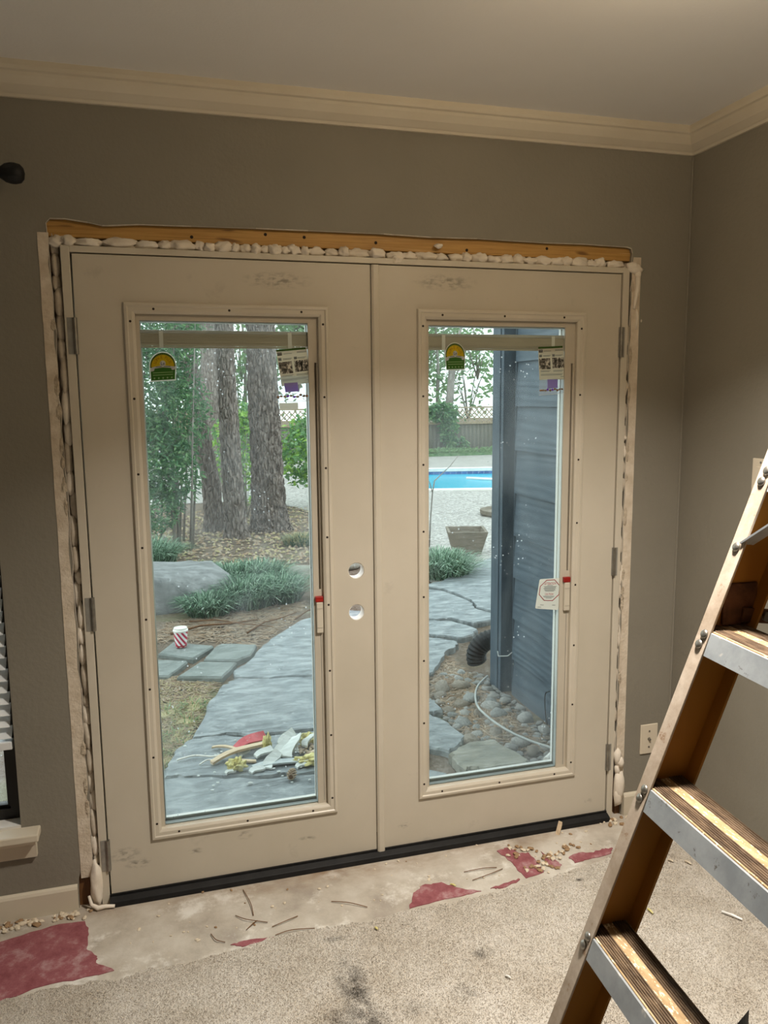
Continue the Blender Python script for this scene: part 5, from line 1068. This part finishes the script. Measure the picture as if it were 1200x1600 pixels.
tuft('flat yellow insulation tuft behind the pink scrap', (-.300,1.275), (.042,.020,.016), 3); tuft('wide yellow insulation tuft beside the grey ribbed strip', (-.055,.985), (.060,.036,.022), 4); tuft('yellow insulation tuft at the back of the rubbish heap', (-.035,1.20), (.036,.030,.030), 5)
tag(MB().tube(bez([(-.66,1.19,ZD0+.005),(-.58,1.20,ZD0+.012),(-.50,1.17,ZD0+.01),(-.455,1.165,ZD0+.012),(-.46,1.13,ZD0+.008)], 30), .005, 7).build('white_cord', M['white'], smooth=True), 'white cord curling out of the rubbish heap', 'cord')
tag(MB().tube(bez([(-.56,1.11,ZD0+.005),(-.52,1.135,ZD0+.012),(-.48,1.12,ZD0+.006)], 16), .004, 7).build('white_cord', M['white'], smooth=True), 'short white cord loop beside the curved wood strip', 'cord')
M['chip'] = pm('brown_chip', '#8d7a66', '#b9a78f', .85, 20, .4, 60)
for i in range(44):
    x, y, r = R.uniform(-.10,.05), R.uniform(1.00,1.26), R.uniform(.008,.018)
    tag(MB().blob((x,y,ZD0+r*.4+R.uniform(0,.012)), (r*1.8,r*.7,r*.5), 1, .5, 2, i, rot=R.uniform(0,3)).build('wood_chip', M['chip' if i % 3 else 'woodscrap']), 'brown bark chip at the side of the rubbish heap', 'wood chip', 'bark chips in the rubbish heap')
pc = thing('pine_cone', 'small pine cone lying in front of the rubbish heap', 'pine cone', (-.165,.862,ZD0))
MB().blob((-.165,.862,ZD0+.018),(.017,.034,.017),2,.1,2,3,rot=-.3).build('core', M['stud'], pc, smooth=True)
for j in range(6):
    for k in range(9):
        a = 2*PI*(k+.5*(j%2))/9; u = -.8+j*.32; rr = .018*math.sqrt(max(.05,1-u*u*.8)); p = Vector((rr*math.cos(a), u*.034, rr*math.sin(a))); p.rotate(Matrix.Rotation(-.3,3,'Z'))
        MB().blob((-.165+p.x,.862+p.y,ZD0+.019+p.z),(.006,.005,.004),1,.2,2,k).build('scale', M['chip'], pc)
for i in range(34):
    x, y, r = R.uniform(-.62,-.05), R.uniform(.78,1.35), R.uniform(.003,.008)
    tag(MB().blob((x,y,ZD0+r*.4), (r*1.4,r,r*.6), 1, .5, 2, i).build('plaster_crumb', M['gyps']), 'white plaster crumb scattered on the flagstone', 'crumb', 'plaster crumbs on the flagstone')

# ------------------------------------------------------------------ crumbs and needles on the room floor
M['crumb'] = pm('plaster_crumb', '#cdbda3', '#e6dac5', .9, 30, .4, 90); M['crumb2'] = pm('brown_crumb', '#8a6d4e', '#ad8f6d', .9, 30, .4, 90)
def crumb(x, y, r, seed, label, group, mt='crumb', z=0): return tag(MB().blob((x,y,z+r*.45), (r*R.uniform(.9,1.8), r, r*.65), 1, .6, 2, seed, flat=-r*.45, rot=R.uniform(0,3)).build('plaster_crumb', M[mt]), label, 'crumb', group)
for i in range(46):
    x = R.uniform(-1.22,-.95); crumb(x, -.02-abs(R.gauss(0,.022)), R.uniform(.004,.010), i, 'beige plaster crumb piled along the baseboard', 'plaster crumbs along the baseboard', 'crumb' if i % 4 else 'crumb2')
pile = [(0.474,-0.089),(0.530,-0.127),(0.559,-0.198),(0.676,-0.138),(0.597,-0.181),(0.523,-0.215),(0.480,-0.218),(0.634,-0.167),(0.541,-0.259),(0.461,-0.131)]
for i in range(60):
    p = pile[i % 10]; crumb(p[0]+R.gauss(0,.018), p[1]+R.gauss(0,.012), R.uniform(.004,.009), 100+i, 'brown rubble crumb heaped on the red coating patch', 'rubble crumbs on the red patch', 'crumb2' if i % 3 else 'crumb', .002)
for i in range(60):
    x = R.uniform(-.85,.9); y = -.035-R.random()*(.20 if x > 0 else .26); crumb(x, y, R.uniform(.002,.0052), 200+i, 'tiny pale crumb scattered on the bare concrete', 'crumbs on the bare concrete', 'crumb' if i % 5 else 'crumb2')
crn = [(0.909,-0.035),(0.949,-0.028),(0.983,-0.049),(0.945,-0.066),(0.910,-0.064),(1.015,-0.029),(0.876,-0.045)]
for i, p in enumerate(crn*2): crumb(p[0]+R.gauss(0,.012), p[1]+R.gauss(0,.008), R.uniform(.005,.012), 300+i, 'broken plaster crumb on the floor below the corner side foam', 'crumbs below the corner side foam', 'crumb2' if i % 2 else 'crumb')
ws = [(0.649,-0.069),(0.704,-0.035)]
tag(MB().obox(((ws[0][0]+ws[1][0])/2,(ws[0][1]+ws[1][1])/2,.009), (.032,.008,.006), ((ws[1][0]-ws[0][0],ws[1][1]-ws[0][1],.12),(-(ws[1][1]-ws[0][1]),ws[1][0]-ws[0][0],0),(0,0,1))).build('wood_shim', M['woodscrap'], bevel=.001), 'broken wood shim lying on the concrete near the corner', 'wood scrap')
ndl = [[(-0.477,-0.063),(-0.462,-0.147),(-0.460,-0.204)], [(-0.514,-0.188),(-0.484,-0.222),(-0.422,-0.250)], [(-0.412,-0.275),(-0.365,-0.264),(-0.328,-0.247)], [(-0.408,-0.316),(-0.359,-0.312),(-0.288,-0.319)], [(-0.212,-0.206),(-0.161,-0.234),(-0.109,-0.267)], [(-0.593,-0.254),(-0.580,-0.291),(-0.555,-0.304)], [(0.253,-0.180),(0.321,-0.185),(0.370,-0.188)], [(0.263,-0.232),(0.329,-0.222),(0.386,-0.201)], [(-0.489,-0.267),(-0.467,-0.249),(-0.452,-0.232)]]
for i, l in enumerate(ndl): tag(MB().tube(bez([(x,y,.004+(.004 if k == 1 else 0)) for k, (x,y) in enumerate(l)], 12), .0013, 5).build('pine_needle', M['stud']), 'long dark pine needle dropped on the bare concrete', 'pine needle', 'pine needles on the concrete')
sp = [(1128,1424,1160,1437,.0065,'white','white plastic scrap lying on the carpet behind the ladder'),(1044,1343,1052,1346,.005,'crumb','small pale scrap on the carpet beside the ladder rail'),(1070,1345,1080,1350,.005,'crumb','pale curl of shaving on the carpet under the step'),(1012,1420,1020,1427,.005,'insul','yellowish scrap on the carpet behind the ladder'),(790,1524,798,1528,.004,'white','small white chip on the carpet by the dark stain'),(586,1449,590,1452,.005,'insul','yellow pellet on the carpet edge'),(704,1376,712,1379,.005,'insul','yellow pellet on the concrete near the needles')]
SP = [(0.933,-0.620),(0.966,-0.671),(0.946,-0.332),(0.956,-0.347),(0.996,-0.355),(1.005,-0.378),(0.722,-0.543),(0.724,-0.567),(0.177,-0.681),(0.187,-0.694),(-0.115,-0.383),(-0.110,-0.394),(0.186,-0.229),(0.199,-0.244)]
for i, q in enumerate(sp):
    a, b = SP[2*i], SP[2*i+1]; zz = .015 if i < 6 else .003
    tag(MB().tube([(a[0],a[1],zz),((a[0]+b[0])/2,(a[1]+b[1])/2,zz+.002),(b[0],b[1],zz)], [q[4]*.6,q[4]*.75,q[4]*.5], 6).build('scrap', M[q[5]]), q[6], 'scrap')
bp_ = [(0.677,-0.992)][0]
m_ = MB(); v = []; f = []
for i in range(9):
    u = i/8; x = bp_[0]-.055+u*.075; y = bp_[1]-.055+.035*u; h = .012+.040*u**1.2
    for (dy, z) in ((0,.010),(0.012*(1-u),h*.7),(.02*(1-u),h),(.022*(1-u)+.002,h-.002),(.014*(1-u)+.002,h*.7-.002),(.002,.010)): v.append((x, y+dy, z))
for i in range(8):
    for k in range(6): f.append((i*6+k, i*6+(k+1)%6, (i+1)*6+(k+1)%6, (i+1)*6+k))
f += [(0,1,2,3,4,5),(48,49,50,51,52,53)]
tag(m_.add(v, f).build('plastic_offcut', M['black']), 'curled black plastic offcut standing on the carpet', 'scrap')
